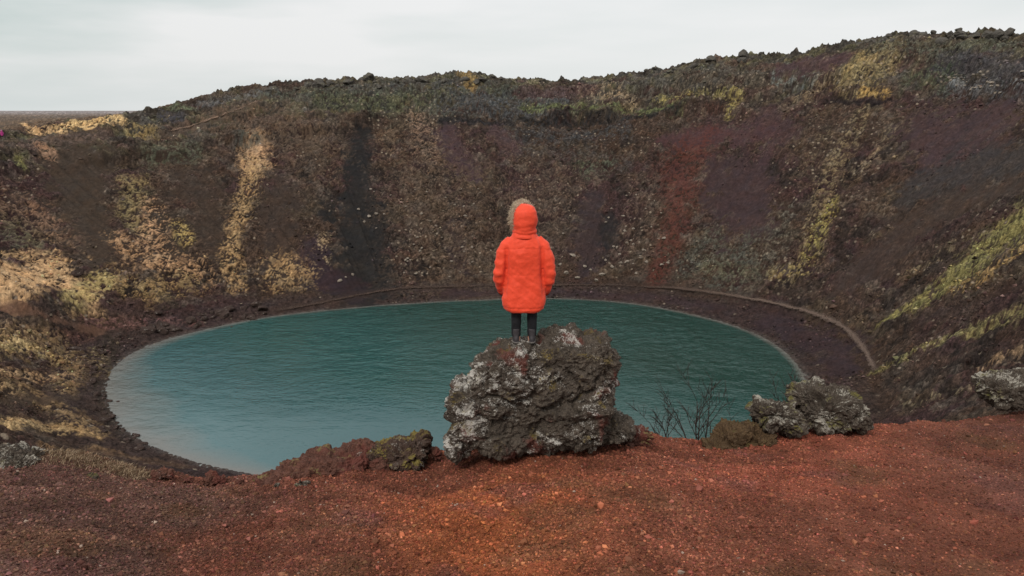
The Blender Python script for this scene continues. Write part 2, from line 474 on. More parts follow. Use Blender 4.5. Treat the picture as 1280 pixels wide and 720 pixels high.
    f1 = fbm(x / 2.2, y / 2.2, 4, 51, .55)
    f2 = fbm(x / .5, y / .5, 3, 61, .6)
    red = np.array(lin(116, 70, 54)); orange = np.array(lin(142, 80, 50)); dark = np.array(lin(92, 66, 57))
    fc = np.tile(red, (n, 1)).astype(np.float32)
    mo = np.exp(-(((u_az + 0.03) / .15) ** 2)) * sstep(10.6, 8.2, r) * sstep(-.45, .35, f1 + .35)
    fc += (orange - fc) * (np.clip(mo, 0, 1) * .95)[:, None]
    mc = np.exp(-(((u_az - 0.36) / .13) ** 2)) * sstep(8.5, 10, r) * sstep(-.4, .3, f1 + .2)
    fc += (np.array(lin(134, 76, 58)) - fc) * (mc * .9)[:, None]
    md = np.clip(sstep(-.12, -.42, u_az) + .5 * sstep(.42, .6, u_az) * sstep(9, 12, r), 0, 1) * sstep(-.55, .2, f1 + .2)
    fc += (dark - fc) * (md * 1.0)[:, None]
    mg = sstep(.15, .5, fbm(x / 1.1 + 9, y / 1.1, 3, 77)) * .5
    fc += (np.array(lin(104, 74, 54)) - fc) * mg[:, None]
    mg = sstep(.2, .5, fbm(x / .9 + 3, y / .9, 3, 87)) * .45
    fc += (np.array(lin(104, 68, 62)) - fc) * mg[:, None]
    fc *= (1 + .42 * f2 + .25 * f1)[:, None]
    # grass pad by the left rock and the mossy hummock by the bare shrub
    nearw = near * (r < 40)
    col = col * (1 - nearw[:, None]) + fc * nearw[:, None]
    # ---- relief
    farm = (1 - nearw)
    slope = sstep(-.05, .1, t)
    top = sstep(.66, .78, t) * (t < 1.06)
    amp = rough * farm * (t < 1.3) * sstep(-1, 3, sd)
    z = z + amp * slope * (1.3 * wn * .9 + .55 * wf)
    z = z + amp * (.30 * wl) * (r < 330)
    z = z + farm * top * (1.0 * (ridged(x / 5, y / 3.2, 3, 101) - .5) + .55 * (ridged(x / 1.8, y / 1.2, 2, 111) - .5)) * (.35 + rough)
    rimb = np.exp(-((t - 1.0) / .035) ** 2) * sstep(.2, .6, th) * (1 - sstep(2.5, 2.75, th))
    z = z + rimb * (1.9 * np.clip(ridged(x / 6, y / 6, 3, 121) - .35, 0, 1))
    # runnels down the loose slopes
    run = fbm(th * 70, rho / 60, 3, 131)
    z = z + .8 * run * slope * farm * (t < .8) * (1 - .3 * rough)
    shore_st = sstep(0, .8, sd) * sstep(13, 8, sd) * farm
    z = z + shore_st * (.40 * np.clip(ridged(x / 1.6, y / 1.6, 2, 141) - .3, 0, 1))
    z = z + pl[:, 0] * farm * (3.0 * fbm(x / 60, y / 60, 3, 151) * sstep(1.0, 1.5, t)) * sstep(2500, 300, rho)
    z = z + nearw * (-.022 * sstep(.45, .8, vnoise(x / .34, y / .34, 191)) * (r < 18) + .13 * f1 + .045 * f2 + .012 * fbm(x / .12, y / .12, 2, 171) * (r < 18))
    # lighter crests of stones and tussocks, darker hollows of the relief
    speck = rough * farm * slope
    st = sstep(.12, .55, wl + .4 * wf) * speck
    col *= (1 + (1.0 * st - .38 * sstep(0, -.5, wl) * speck))[:, None]
    col *= (1 + .38 * wn * (.3 + .7 * rough) * farm)[:, None]
    warmv = .10 * fbm(x / 2.6 + 40, y / 2.6, 3, 83) * farm
    col *= np.stack([1 + warmv, 1 + 0 * warmv, 1 - warmv], 1)
    return z, np.clip(col, 0.003, .8), nearw, rough


FINE = math.radians(41)
az_f = np.arange(-FINE, FINE, math.radians(0.072))
az_c = np.linspace(FINE, 2 * math.pi - FINE, 190)[:-1] - 0.0
AZ = np.concatenate([az_f, az_c])
RR = np.concatenate([np.linspace(.35, 4.5, 22)[:-1], np.arange(4.5, 15.5, .035), np.arange(15.5, 30, .16), np.arange(30, 90, .42), np.arange(90, 180, .42),
                     np.arange(180, 300, .25), np.geomspace(300, 30000, 60)])
NA, NR = len(AZ), len(RR)
A2, R2 = np.meshgrid(AZ, RR, indexing='ij')
X = (R2 * np.sin(A2)).ravel(); Y = (R2 * np.cos(A2)).ravel()
Zg, Cg, NEARG, ROUGHG = full_height_colour(X, Y)


def ground_z(x, y):
    return float(full_height_colour(np.array([x], float), np.array([y], float))[0][0])


def ground_zs(x, y):
    return full_height_colour(np.asarray(x, float), np.asarray(y, float))[0]


def fast_mesh(name, verts, faces, smooth=True):
    """faces: int array (n, k)"""
    me = bpy.data.meshes.new(name)
    n, k = faces.shape
    me.vertices.add(len(verts)); me.vertices.foreach_set('co', np.ascontiguousarray(verts, np.float32).ravel())
    me.loops.add(n * k); me.loops.foreach_set('vertex_index', np.ascontiguousarray(faces, np.int32).ravel())
    me.polygons.add(n)
    me.polygons.foreach_set('loop_start', np.arange(0, n * k, k, dtype=np.int32))
    me.polygons.foreach_set('use_smooth', np.full(n, smooth))
    me.update(calc_edges=True)
    return me


def set_col(me, name, col):
    a = me.attributes.new(name, 'FLOAT_COLOR', 'POINT')
    c = np.ones((len(col), 4), np.float32); c[:, :3] = col
    a.data.foreach_set('color', c.ravel())


def set_float(me, name, val):
    a = me.attributes.new(name, 'FLOAT', 'POINT')
    a.data.foreach_set('value', np.ascontiguousarray(val, np.float32))


ii, jj = np.meshgrid(np.arange(NA), np.arange(NR - 1), indexing='ij')
i2 = (ii + 1) % NA
quads = np.stack([ii * NR + jj, ii * NR + jj + 1, i2 * NR + jj + 1, i2 * NR + jj], -1).reshape(-1, 4)
ground_me = fast_mesh('ground', np.stack([X, Y, Zg], 1), quads)
set_col(ground_me, 'cover', Cg)
set_float(ground_me, 'cinder', NEARG)
set_float(ground_me, 'stony', ROUGHG)
ground = link('ground', ground_me)
tag(ground, 'rust red cinder rim and stony crater walls around the lake', 'ground', kind='structure')


# ------------------------------------------------------------------ materials
def mat(name):
    m = bpy.data.materials.new(name)
    m.use_nodes = True
    nt = m.node_tree
    b = nt.nodes['Principled BSDF']
    b.inputs['Roughness'].default_value = .9
    b.inputs['Specular IOR Level'].default_value = .25
    return m, nt, b


def N(nt, typ, **kw):
    n = nt.nodes.new(typ)
    for k, v in kw.items():
        if k in n.inputs.keys(): n.inputs[k].default_value = v
        else: setattr(n, k, v)
    return n


def noise_node(nt, scale, detail=4, rough=.6, vec=None):
    n = N(nt, 'ShaderNodeTexNoise')
    n.inputs['Scale'].default_value = scale; n.inputs['Detail'].default_value = detail; n.inputs['Roughness'].default_value = rough
    if vec is not None: nt.links.new(vec, n.inputs['Vector'])
    return n.outputs['Fac']


def mapr(nt, src, a, b, c, d, clamp=True):
    n = N(nt, 'ShaderNodeMapRange', clamp=clamp)
    nt.links.new(src, n.inputs['Value'])
    for k, v in zip(('From Min', 'From Max', 'To Min', 'To Max'), (a, b, c, d)): n.inputs[k].default_value = v
    return n.outputs['Result']


def math_node(nt, op, a, b=None):
    n = N(nt, 'ShaderNodeMath', operation=op)
    for i, s in enumerate((a, b)):
        if s is None: continue
        if isinstance(s, (int, float)): n.inputs[i].default_value = s
        else: nt.links.new(s, n.inputs[i])
    return n.outputs[0]


def mix_col(nt, fac, a, b, blend='MIX'):
    n = N(nt, 'ShaderNodeMix', data_type='RGBA', blend_type=blend)
    for sock, s in ((n.inputs[0], fac), (n.inputs[6], a), (n.inputs[7], b)):
        if isinstance(s, (int, float)): sock.default_value = s
        elif isinstance(s, tuple): sock.default_value = (*s, 1) if len(s) == 3 else s
        else: nt.links.new(s, sock)
    return n.outputs[2]


def bump(nt, b, height, strength, dist):
    n = N(nt, 'ShaderNodeBump')
    n.inputs['Strength'].default_value = strength; n.inputs['Distance'].default_value = dist
    nt.links.new(height, n.inputs['Height'])
    nt.links.new(n.outputs[0], b.inputs['Normal'])
    return n


def obj_coord(nt):
    return N(nt, 'ShaderNodeTexCoord').outputs['Object']


gm, nt, b = mat('ground')
co = obj_coord(nt)
cov = N(nt, 'ShaderNodeAttribute', attribute_name='cover').outputs['Color']
cin = N(nt, 'ShaderNodeAttribute', attribute_name='cinder').outputs['Fac']
sto = N(nt, 'ShaderNodeAttribute', attribute_name='stony').outputs['Fac']
far_n = noise_node(nt, 1.1, 5, .72, co)
far_v = mapr(nt, far_n, .3, .72, .25, 1.95)
near_n = noise_node(nt, 38, 4, .7, co)
near_v = mapr(nt, near_n, .28, .72, .45, 1.6)
mixv = N(nt, 'ShaderNodeMix', data_type='FLOAT')
stf = N(nt, 'ShaderNodeMix', data_type='FLOAT')
stf.inputs[2].default_value = 1.0
far_2 = mapr(nt, noise_node(nt, 4.6, 3, .65, co), .32, .68, .62, 1.42)
far_v = math_node(nt, 'MULTIPLY', far_v, far_2)
nt.links.new(mapr(nt, sto, 0, .8, .12, 1), stf.inputs[0]); nt.links.new(far_v, stf.inputs[3])
nt.links.new(cin, mixv.inputs[0]); nt.links.new(stf.outputs[0], mixv.inputs[2]); nt.links.new(near_v, mixv.inputs[3])
mul = N(nt, 'ShaderNodeVectorMath', operation='SCALE')
nt.links.new(cov, mul.inputs[0]); nt.links.new(mixv.outputs[0], mul.inputs['Scale'])
# scattered pale lichened stones in the stony ground
vor = N(nt, 'ShaderNodeTexVoronoi'); vor.inputs['Scale'].default_value = .75; nt.links.new(co, vor.inputs['Vector'])
vd = mapr(nt, vor.outputs['Distance'], .16, .30, 1, 0)
sep = N(nt, 'ShaderNodeSeparateColor'); nt.links.new(vor.outputs['Color'], sep.inputs[0])
pick = mapr(nt, sep.outputs[0], .66, .68, 0, 1)
dens = mapr(nt, noise_node(nt, .06, 3, .5, co), .44, .56, 0, 1)
sf = math_node(nt, 'MULTIPLY', math_node(nt, 'MULTIPLY', vd, pick), math_node(nt, 'MULTIPLY', dens, math_node(nt, 'MULTIPLY', mapr(nt, sto, .4, .75, 0, .6), mapr(nt, cin, 0, .5, 1, 0))))
colr = mix_col(nt, sf, mul.outputs[0], lin(166, 150, 130))
nt.links.new(colr, b.inputs['Base Color'])
hn = N(nt, 'ShaderNodeMix', data_type='FLOAT')
nt.links.new(cin, hn.inputs[0])
nt.links.new(math_node(nt, 'MULTIPLY', math_node(nt, 'MULTIPLY', far_n, sto), .9), hn.inputs[2])
nt.links.new(math_node(nt, 'MULTIPLY', near_n, .035), hn.inputs[3])
bump(nt, b, hn.outputs[0], 1.0, 1.0)
b.inputs['Specular IOR Level'].default_value = .1
ground_me.materials.append(gm)

# ------------------------------------------------------------------ water
gx, gy = np.arange(-78, 66, .36), np.arange(84, 202, .5)
GX, GY = np.meshgrid(gx, gy, indexing='ij')
lth = np.arctan2(GY - CY, GX - CX)
lrho = np.hypot(GX - CX, GY - CY)
lR = sample(R_SHORE, lth)
ang = np.degrees(lth) % 360
shal_sheen = np.clip(1 - (lR - lrho) / (1.6 + 9.0 * np.exp(-((ang - 205) / 30) ** 2)), 0, 1)  # shallow silt; the wide pale left shore also carries painted sky sheen
# wind ripples: strongest towards the far shore, dying out in the lee of the near slope
wind = sstep(112, 175, GY + .25 * GX) * (.45 + .55 * sstep(-.35, .35, fbm(GX / 22, GY / 14, 3, 611))) * sstep(0, 5, lR - lrho)
cw, sw = math.cos(.22), math.sin(.22)
rip = .5 * fbm((cw * GX + sw * GY) / 2.6, (cw * GY - sw * GX) / 2.0, 2, 621) + .5 * fbm((cw * GX + sw * GY) / 1.2, (cw * GY - sw * GX) / 1.1, 2, 631)
WZ = .30 * wind * rip
nx_, ny_ = GX.shape
vid = np.arange(nx_ * ny_).reshape(nx_, ny_)
wq = np.stack([vid[:-1, :-1], vid[1:, :-1], vid[1:, 1:], vid[:-1, 1:]], -1).reshape(-1, 4)
ins = (lrho < lR + 1.5).ravel()
wq = wq[ins[wq].all(1)]
used = np.unique(wq)
remap = np.full(nx_ * ny_, -1); remap[used] = np.arange(len(used))
wme = fast_mesh('lake_water', np.stack([GX.ravel(), GY.ravel(), WZ.ravel()], 1)[used], remap[wq])
set_float(wme, 'shallow_sheen', shal_sheen.ravel()[used])
water = link('lake_water', wme)
tag(water, 'teal crater lake with fine wind ripples', 'lake', kind='structure')
wm, nt, b = mat('lake_water')
co = obj_coord(nt)
sh = N(nt, 'ShaderNodeAttribute', attribute_name='shallow_sheen').outputs['Fac']
shn = math_node(nt, 'ADD', sh, mapr(nt, noise_node(nt, .12, 3, .6, co), .3, .7, -.15, .15))
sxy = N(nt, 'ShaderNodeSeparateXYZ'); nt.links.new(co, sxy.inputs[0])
sky_sheen = math_node(nt, 'ADD', mapr(nt, math_node(nt, 'ADD', sxy.outputs['Y'], math_node(nt, 'MULTIPLY', sxy.outputs['X'], .9)), 55, 165, 1, 0), mapr(nt, noise_node(nt, .035, 3, .5, co), .3, .7, -.09, .09))  # sky reflection painted into the water colour, paler towards near and left
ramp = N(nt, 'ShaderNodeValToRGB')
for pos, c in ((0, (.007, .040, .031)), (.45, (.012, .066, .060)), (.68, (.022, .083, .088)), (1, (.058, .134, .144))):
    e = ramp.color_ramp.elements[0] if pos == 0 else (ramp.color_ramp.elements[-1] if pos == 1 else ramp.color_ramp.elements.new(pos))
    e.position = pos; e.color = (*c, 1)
nt.links.new(sky_sheen, ramp.inputs[0])
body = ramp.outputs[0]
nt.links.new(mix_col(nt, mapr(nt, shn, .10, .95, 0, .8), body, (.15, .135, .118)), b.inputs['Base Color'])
b.inputs['IOR'].default_value = 1.333
b.inputs['Specular IOR Level'].default_value = .5
mp = N(nt, 'ShaderNodeMapping'); mp.inputs['Scale'].default_value = (.42, .62, 1); mp.inputs['Rotation'].default_value = (0, 0, .25)
nt.links.new(co, mp.inputs['Vector'])
w1 = noise_node(nt, 1.0, 4, .65, mp.outputs[0]); w2 = noise_node(nt, 3.2, 2, .6, mp.outputs[0])
w0 = noise_node(nt, .33, 3, .6, mp.outputs[0])
hgt = math_node(nt, 'ADD', math_node(nt, 'ADD', w1, math_node(nt, 'MULTIPLY', w0, 1.6)), math_node(nt, 'MULTIPLY', w2, .3))
calm = math_node(nt, 'MULTIPLY', mapr(nt, noise_node(nt, .022, 2, .5, co), .35, .62, .45, 1.0), mapr(nt, sxy.outputs['Y'], 110, 170, .10, 1.2))
bn = bump(nt, b, math_node(nt, 'MULTIPLY', hgt, calm), 1.0, .6)
b.inputs['Roughness'].default_value = .07
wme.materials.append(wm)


# ------------------------------------------------------------------ rocks
def rock_material(name, base, dark, lichen, moss=0.0, red=0.0, mosscol=(118, 104, 50), lcol=(196, 190, 178), sc=1.0, topl=0.0, leftl=0.0):
    m, nt, b = mat(name)
    co = obj_coord(nt)
    n1 = noise_node(nt, 5 * sc, 6, .7, co)
    n2 = noise_node(nt, 26 * sc, 4, .7, co)
    c = mix_col(nt, mapr(nt, n1, .35, .62, 0, 1), lin(*dark), lin(*base))
    c = mix_col(nt, mapr(nt, n2, .3, .7, .75, 0), c, tuple(.35 * q for q in lin(*base)))
    n4 = noise_node(nt, 70 * sc, 3, .7, co)
    c = mix_col(nt, mapr(nt, n4, .45, .72, 0, .55), c, tuple(min(1, 2.0 * q) for q in lin(*base)))
    if red > 0:
        c = mix_col(nt, mapr(nt, noise_node(nt, 2.3 * sc, 3, .5, co), .60 - .12 * red, .68 - .1 * red, 0, .7), c, lin(104, 58, 50))
    if lichen > 0:
        big = noise_node(nt, 2.6 * sc, 3, .55, co)
        v = N(nt, 'ShaderNodeTexVoronoi'); v.inputs['Scale'].default_value = 16 * sc
        nt.links.new(co, v.inputs['Vector'])
        n3 = noise_node(nt, 12 * sc, 4, .65, co)
        f = math_node(nt, 'ADD', math_node(nt, 'MULTIPLY', big, .55), math_node(nt, 'ADD', math_node(nt, 'MULTIPLY', n3, .40), math_node(nt, 'MULTIPLY', n4, .38)))
        g0 = N(nt, 'ShaderNodeNewGeometry'); s0 = N(nt, 'ShaderNodeSeparateXYZ'); nt.links.new(g0.outputs['Normal'], s0.inputs[0])
        s1 = N(nt, 'ShaderNodeSeparateXYZ'); nt.links.new(co, s1.inputs[0])
        f = math_node(nt, 'ADD', f, mapr(nt, s0.outputs['Z'], -.3, .8, -topl, topl))
        f = math_node(nt, 'ADD', f, mapr(nt, s1.outputs['X'], -.9, .7, leftl, -leftl))
        lf = mapr(nt, f, .80 - .15 * lichen, .86 - .15 * lichen, 0, .85)
        c = mix_col(nt, lf, c, mix_col(nt, mapr(nt, n2, .3, .7, 0, 1), lin(*[int(q * .72) for q in lcol]), lin(*lcol)))
    if moss > 0:
        g = N(nt, 'ShaderNodeNewGeometry')
        sp = N(nt, 'ShaderNodeSeparateXYZ'); nt.links.new(g.outputs['Normal'], sp.inputs[0])
        up = mapr(nt, sp.outputs['Z'], .35, .75, 0, 1)
        nm = mapr(nt, noise_node(nt, 3.0 * sc, 4, .6, co), .62 - .25 * moss, .70 - .25 * moss, 0, 1)
        c = mix_col(nt, math_node(nt, 'MULTIPLY', up, nm), c, mix_col(nt, mapr(nt, n2, .3, .7, 0, 1), lin(*[int(q * .6) for q in mosscol]), lin(*mosscol)))
    nt.links.new(c, b.inputs['Base Color'])
    bump(nt, b, math_node(nt, 'ADD', math_node(nt, 'MULTIPLY', n2, .45), n1), .9, .07 / sc)
    b.inputs['Specular IOR Level'].default_value = .15
    return m


def ico_data(sub):
    bm = bmesh.new()
    bmesh.ops.create_icosphere(bm, subdivisions=sub, radius=1)
    v = np.array([q.co[:] for q in bm.verts]); f = np.array([[q.index for q in fc.verts] for fc in bm.faces])
    bm.free()
    return v, f


ICO = {s: ico_data(s) for s in (1, 2, 3, 4)}


def noise3(v, scale, octv, seed, kind='fbm'):
    off = Vector((seed * 3.17, seed * 1.31, seed * 7.7))
    out = np.empty(len(v))
    for i, p in enumerate(v):
        q = Vector((p[0], p[1], p[2])) * scale + off
        if kind == 'fbm': out[i] = mnoise.fractal(q, 0.9, 2.1, octv)
        else: out[i] = mnoise.ridged_multi_fractal(q, 0.9, 2.1, octv, 1.0, 2.0)
    return out


def remeshed(parts, voxel, name):
    """union of closed shells as one continuous surface"""
    me = bpy.data.meshes.new(name + '_raw')
    V, F, n = [], [], 0
    for v, f in parts:
        V += [tuple(q) for q in v]; F += [tuple(int(i) + n for i in q) for q in f]; n += len(v)
    me.from_pydata(V, [], F); me.update()
    o = bpy.data.objects.new(name + '_raw', me); COL.objects.link(o)
    md = o.modifiers.new('r', 'REMESH'); md.mode = 'VOXEL'; md.voxel_size = voxel
    dg = bpy.context.evaluated_depsgraph_get(); dg.update()
    ev = o.evaluated_get(dg)
    out = bpy.data.meshes.new_from_object(ev)
    bpy.data.objects.remove(o); bpy.data.meshes.remove(me)
    out.name = name
    return out


def mesh_arrays(me):
    v = np.empty(len(me.vertices) * 3, np.float32); me.vertices.foreach_get('co', v)
    nrm = np.empty(len(me.vertices) * 3, np.float32); me.vertices.foreach_get('normal', nrm)
    return v.reshape(-1, 3), nrm.reshape(-1, 3)


def mesh_smooth(me, it=2, f=.5):
    bm = bmesh.new(); bm.from_mesh(me)
    for _ in range(it): bmesh.ops.smooth_vert(bm, verts=bm.verts, factor=f, use_axis_x=True, use_axis_y=True, use_axis_z=True)
    bm.to_mesh(me); bm.free(); me.update()


def blob(c, r, rot=0.0, p=2.6, tilt=0.0, sub=3):
    """rounded boxy lump"""
    v, f = ICO[sub]
    v = v.copy()
    d = (np.abs(v) ** p).sum(1) ** (-1 / p)
    v = v * d[:, None] * np.array(r)
    if tilt:
        ct, st = math.cos(tilt), math.sin(tilt)
        v = np.stack([v[:, 0] * ct + v[:, 2] * st, v[:, 1], -v[:, 0] * st + v[:, 2] * ct], 1)
    cr, sr = math.cos(rot), math.sin(rot)
    v = np.stack([v[:, 0] * cr - v[:, 1] * sr, v[:, 0] * sr + v[:, 1] * cr, v[:, 2]], 1)
    return v + np.array(c), f


CRAG = 1.0


def big_rock(name, blobs, voxel, seed, a1=.12, a2=.05, a3=.02, s1=1.6, smooth=False):
    me = remeshed([blob(*bb) if isinstance(bb, tuple) else blob(**bb) for bb in blobs], voxel, name)
    v, n = mesh_arrays(me)
    h = a1 * noise3(v, s1, 4, seed) + a2 * (noise3(v, s1 * 3.2, 4, seed + 5, 'ridge') - 1.0) + a3 * noise3(v, s1 * 11, 3, seed + 9)
    off = Vector((seed * 1.7, seed * .9, seed * 2.3))
    for cs, ac, af in ((s1 * 1.15, .055, .06), (s1 * 3.0, .022, .024), (s1 * 8.0, .009, .010)):
        fr_ = np.empty(len(v))
        for i, p in enumerate(v):
            q = Vector((p[0] * cs, p[1] * cs, p[2] * cs * 1.25)) + off
            q = q + Vector((mnoise.noise(q * 1.3), mnoise.noise(q * 1.3 + off), mnoise.noise(q * 1.3 - off))) * .35
            d, pt_ = mnoise.voronoi(q)
            cr = d[1] - d[0]
            fr_[i] = -ac * math.exp(-cr / .10) + af * (mnoise.cell(pt_[0] * 7.3) * 1.0) * min(1, cr / .2)
        h = h + fr_ * CRAG
    v2 = v + n * h[:, None].astype(np.float32)
    me.vertices.foreach_set('co', v2.astype(np.float32).ravel()); me.update()
    for p in me.polygons: p.use_smooth = smooth
    me.polygons.foreach_set('use_smooth', np.full(len(me.polygons), smooth))
    return me


M_OUT = rock_material('lava_rock', (92, 82, 72), (50, 44, 40), .56, moss=.22, red=.2, mosscol=(118, 100, 56), topl=.02, leftl=.026, lcol=(214, 208, 198))
M_LICH = rock_material('lichen_rock', (88, 78, 68), (58, 51, 46), .40, moss=.3, mosscol=(120, 112, 62), topl=.085, lcol=(190, 182, 168))
M_MOSSY = rock_material('mossy_rock', (86, 68, 58), (58, 48, 44), .42, moss=.55, red=.3, mosscol=(140, 124, 66))
M_LEDGE = rock_material('ledge_rock', (104, 70, 58), (74, 52, 46), .12, moss=.18, red=.9, mosscol=(140, 124, 80))
M_DARK = rock_material('dark_rock', (74, 60, 54), (50, 42, 40), .2, sc=.5)
M_PALE = rock_material('pale_rock', (150, 138, 124), (104, 92, 82), .4, sc=.6)
M_RIM = rock_material('rim_rock', (92, 87, 80), (60, 57, 54), .3, moss=.35, mosscol=(96, 92, 66), sc=.3)
M_HUM = rock_material('mossy_hummock', (98, 78, 56), (66, 52, 40), 0, moss=.3, mosscol=(112, 98, 60), sc=1.5)

# central outcrop: the person stands on it
OY = 10.15


def lump(u, v, w, h, y, d, rot=0.0, p=2.6, tilt=0.0):
    c = at_dist(u, v, y)
    t = math.hypot(c.y, c.z - CAMZ) / 1000.0
    return (tuple(c), (w * t, d, h * t), rot, p, tilt)


outcrop_b = [
    lump(668, 495, 84, 60, 10.45, .72, .1, 3.4),
    lump(720, 456, 44, 38, 10.40, .60, -.1, 4.0),
    lump(655, 462, 52, 38, 10.30, .60, .2, 3.0),
    lump(612, 474, 26, 32, 10.3, .50, .1, 3.4),
    lump(592, 514, 28, 40, 10.25, .50, -.2, 3.2),
    lump(578, 545, 15, 26, 10.15, .4, 0, 3.0),
    lump(640, 535, 60, 26, 10.2, .55, .1, 3.0),
    lump(715, 520, 46, 34, 10.2, .60, -.1, 3.2),
    lump(752, 465, 14, 46, 10.40, .45, 0, 3.4),
    lump(733, 432, 24, 14, 10.45, .4, .1, 3.2),
    lump(694, 430, 22, 12, 10.4, .35, 0, 3.0),
    lump(768, 535, 26, 18, 10.3, .4, .2, 2.4),
]
me = big_rock('lava_outcrop', outcrop_b, .016, 3, .06, .05, .022, 1.9)
me.materials.append(M_OUT)
outcrop = link('lava_outcrop', me)
tag(outcrop, 'big rugged brown lava outcrop with white lichen the person stands on', 'rock')


def surface_z(o, x, y):
    ok, loc, nrm, idx = o.ray_cast(Vector((x, y, 60)), Vector((0, 0, -1)))
    return loc.z if ok else None


def ground_rock(name, blobs, voxel, seed, m, label, a=(.05, .045, .018), s1=2.0, cat='rock', group=None):
    me = big_rock(name, blobs, voxel, seed, *a, s1=s1)
    me.materials.append(m)
    o = link(name, me)
    tag(o, label, cat, group)
    return o


ground_rock('lichen_boulder', [lump(1030, 512, 38, 24, 12.3, .5, .2, 2.6), lump(1010, 495, 24, 16, 12.4, .4, 0), lump(1066, 517, 20, 16, 12.3, .35, .3), lump(1045, 500, 26, 16, 12.5, .4)], .015, 11, M_LICH,
            'arched grey boulder with white lichen along its top, widest rock right of the shrub', s1=2.4)
ground_rock('lichen_boulder', [lump(962, 515, 21, 17, 11.9, .35, 0, 2.6), lump(985, 522, 16, 18, 11.9, .35, .2), lump(948, 512, 9, 13, 11.9, .2)], .015, 12, M_LICH,
            'small blocky white-spotted boulder wedged between the mossy hummock and the arched boulder', s1=2.6)
ground_rock('lichen_boulder', [lump(1254, 487, 28, 19, 14.2, .5, 0, 2.5), lump(1282, 482, 14, 15, 14.4, .4), lump(1262, 476, 16, 10, 14.4, .3)], .015, 13, M_LICH,
            'dark boulder with white lichen at the right edge of the cinder crest', s1=2.2)
ground_rock('lichen_boulder', [lump(28, 588, 26, 26, 9.35, .4, .2, 2.5), lump(52, 600, 22, 14, 9.25, .3), lump(5, 583, 16, 20, 9.4, .3), lump(95, 603, 24, 8, 9.2, .25)], .015, 14, M_LICH,
            'pale lichen-crusted boulder half sunk in cinder at the left edge of the crest', s1=2.6)
ground_rock('mossy_boulder', [lump(508, 563, 27, 15, 10.6, .38, 0, 3.4), lump(474, 568, 26, 14, 10.6, .35, .2, 3), lump(520, 558, 13, 12, 10.6, .3, 0, 3.4)], .015, 15, M_MOSSY,
            'squared boulder with yellow moss on top, left of the big outcrop', s1=2.4)
ground_rock('mossy_boulder', [lump(418, 584, 44, 20, 10.3, .45, .1, 2.4), lump(375, 590, 34, 15, 10.1, .4, 0, 2.2), lump(447, 574, 30, 20, 10.5, .4, 0), lump(468, 578, 24, 18, 10.5, .35, 0), lump(340, 600, 22, 10, 9.9, .3, 0)], .026, 16, M_LEDGE,
            'low reddish ledge of rock with a thin straw-coloured fringe beside the lake view', a=(.05, .04, .018), s1=2.4)
ground_rock('mossy_hummock', [lump(918, 548, 24, 17, 11.75, .4, 0, 2.2), lump(936, 540, 16, 15, 11.9, .35, 0, 2.2), lump(898, 557, 16, 8, 11.6, .3), lump(950, 548, 16, 10, 11.7, .3), lump(908, 541, 9, 9, 11.8, .2)], .02, 17, M_HUM,
            'brown mossy hummock of turf beside the bare shrub', cat='hummock', a=(.06, .04, .03), s1=3.0)
for k, (u, v, w, h, y, lab) in enumerate([
        (345, 607, 5, 4, 9.6, 'small pale stone lying in cinder below the low ledge'),
        (376, 604, 6, 6, 9.5, 'fist sized grey stone at the foot of the low ledge'),
        (204, 594, 12, 7, 10.0, 'dark red stone on the crest just right of the straw grass'),
        (236, 600, 8, 5, 10.0, 'small rounded red stone on the crest, second stone right of the straw grass'),
        (268, 599, 14, 6, 10.0, 'flat reddish stone on the crest midway between straw grass and low ledge'),
        (300, 602, 9, 6, 9.9, 'small dark red stone on the crest just left of the low ledge'),
        (545, 569, 7, 6, 10.6, 'small light stone in the gap between squared mossy boulder and outcrop'),
        (790, 545, 26, 11, 10.7, 'low reddish shelf of rock against the right foot of the outcrop')]):
    ground_rock('loose_stone' if w < 20 else 'rock_shelf', [lump(u, v, w, h, y, w * .011, .3 * k, 2.3), lump(u + w * .4, v + 1, w * .6, h * .8, y, w * .009)], .012 if w < 12 else .02, 30 + k, M_LEDGE if w > 7 or 'red' in lab or 'dark' in lab else M_LICH, lab, a=(.03, .02, .008), s1=4.5, cat='stone')

# scattered boulders: shared shapes, each an object of its own
BOULD = []
for k in range(9):
    v, f = ICO[3]
    v = v.copy()
    rr = np.random.default_rng(100 + k)
    for _ in range(9):                       # broken faces
        d = rr.normal(size=3); d /= np.linalg.norm(d)
        lim = rr.uniform(.55, .9)
        h = v @ d
        v = v - np.maximum(h - lim, 0)[:, None] * d
    v = v * (1 + .16 * noise3(v, 1.7, 3, k + 40) + .05 * noise3(v, 5, 3, k + 60))[:, None]
    v = v * np.array([rr.uniform(.85, 1.25), rr.uniform(.8, 1.1), rr.uniform(.6, .9)])
    BOULD.append((v, f))


def boulder_meshes(m, nm, smooth=False):
    out = []
    for v, f in BOULD:
        me = fast_mesh(nm, v, f, smooth); me.materials.append(m); out.append(me)
    return out


BM_DARK, BM_PALE, BM_RIM = boulder_meshes(M_DARK, 'boulder'), boulder_meshes(M_PALE, 'pale_stone'), boulder_meshes(M_RIM, 'rim_block')


def scatter(pxlist, meshes, name, label, cat, group, size, sink=.25, flat=1.0):
    P = [unproject(u, v, 25) for u, v in pxlist]
    zs = ground_zs([p[0] for p in P], [p[1] for p in P])
    for (x, y, t), z in zip(P, zs):
        if y > 400: continue
        s = size() if callable(size) else size
        o = bpy.data.objects.new(name, random.choice(meshes))
        COL.objects.link(o)
        o.location = (x, y, float(z) + s * (.5 - sink) * .6)
        o.scale = (s, s * random.uniform(.8, 1.1), s * random.uniform(.75, 1.1) * flat)
        o.rotation_euler = (random.uniform(-.3, .3), random.uniform(-.3, .3), random.uniform(0, 6.28))
        tag(o, label, cat, group)


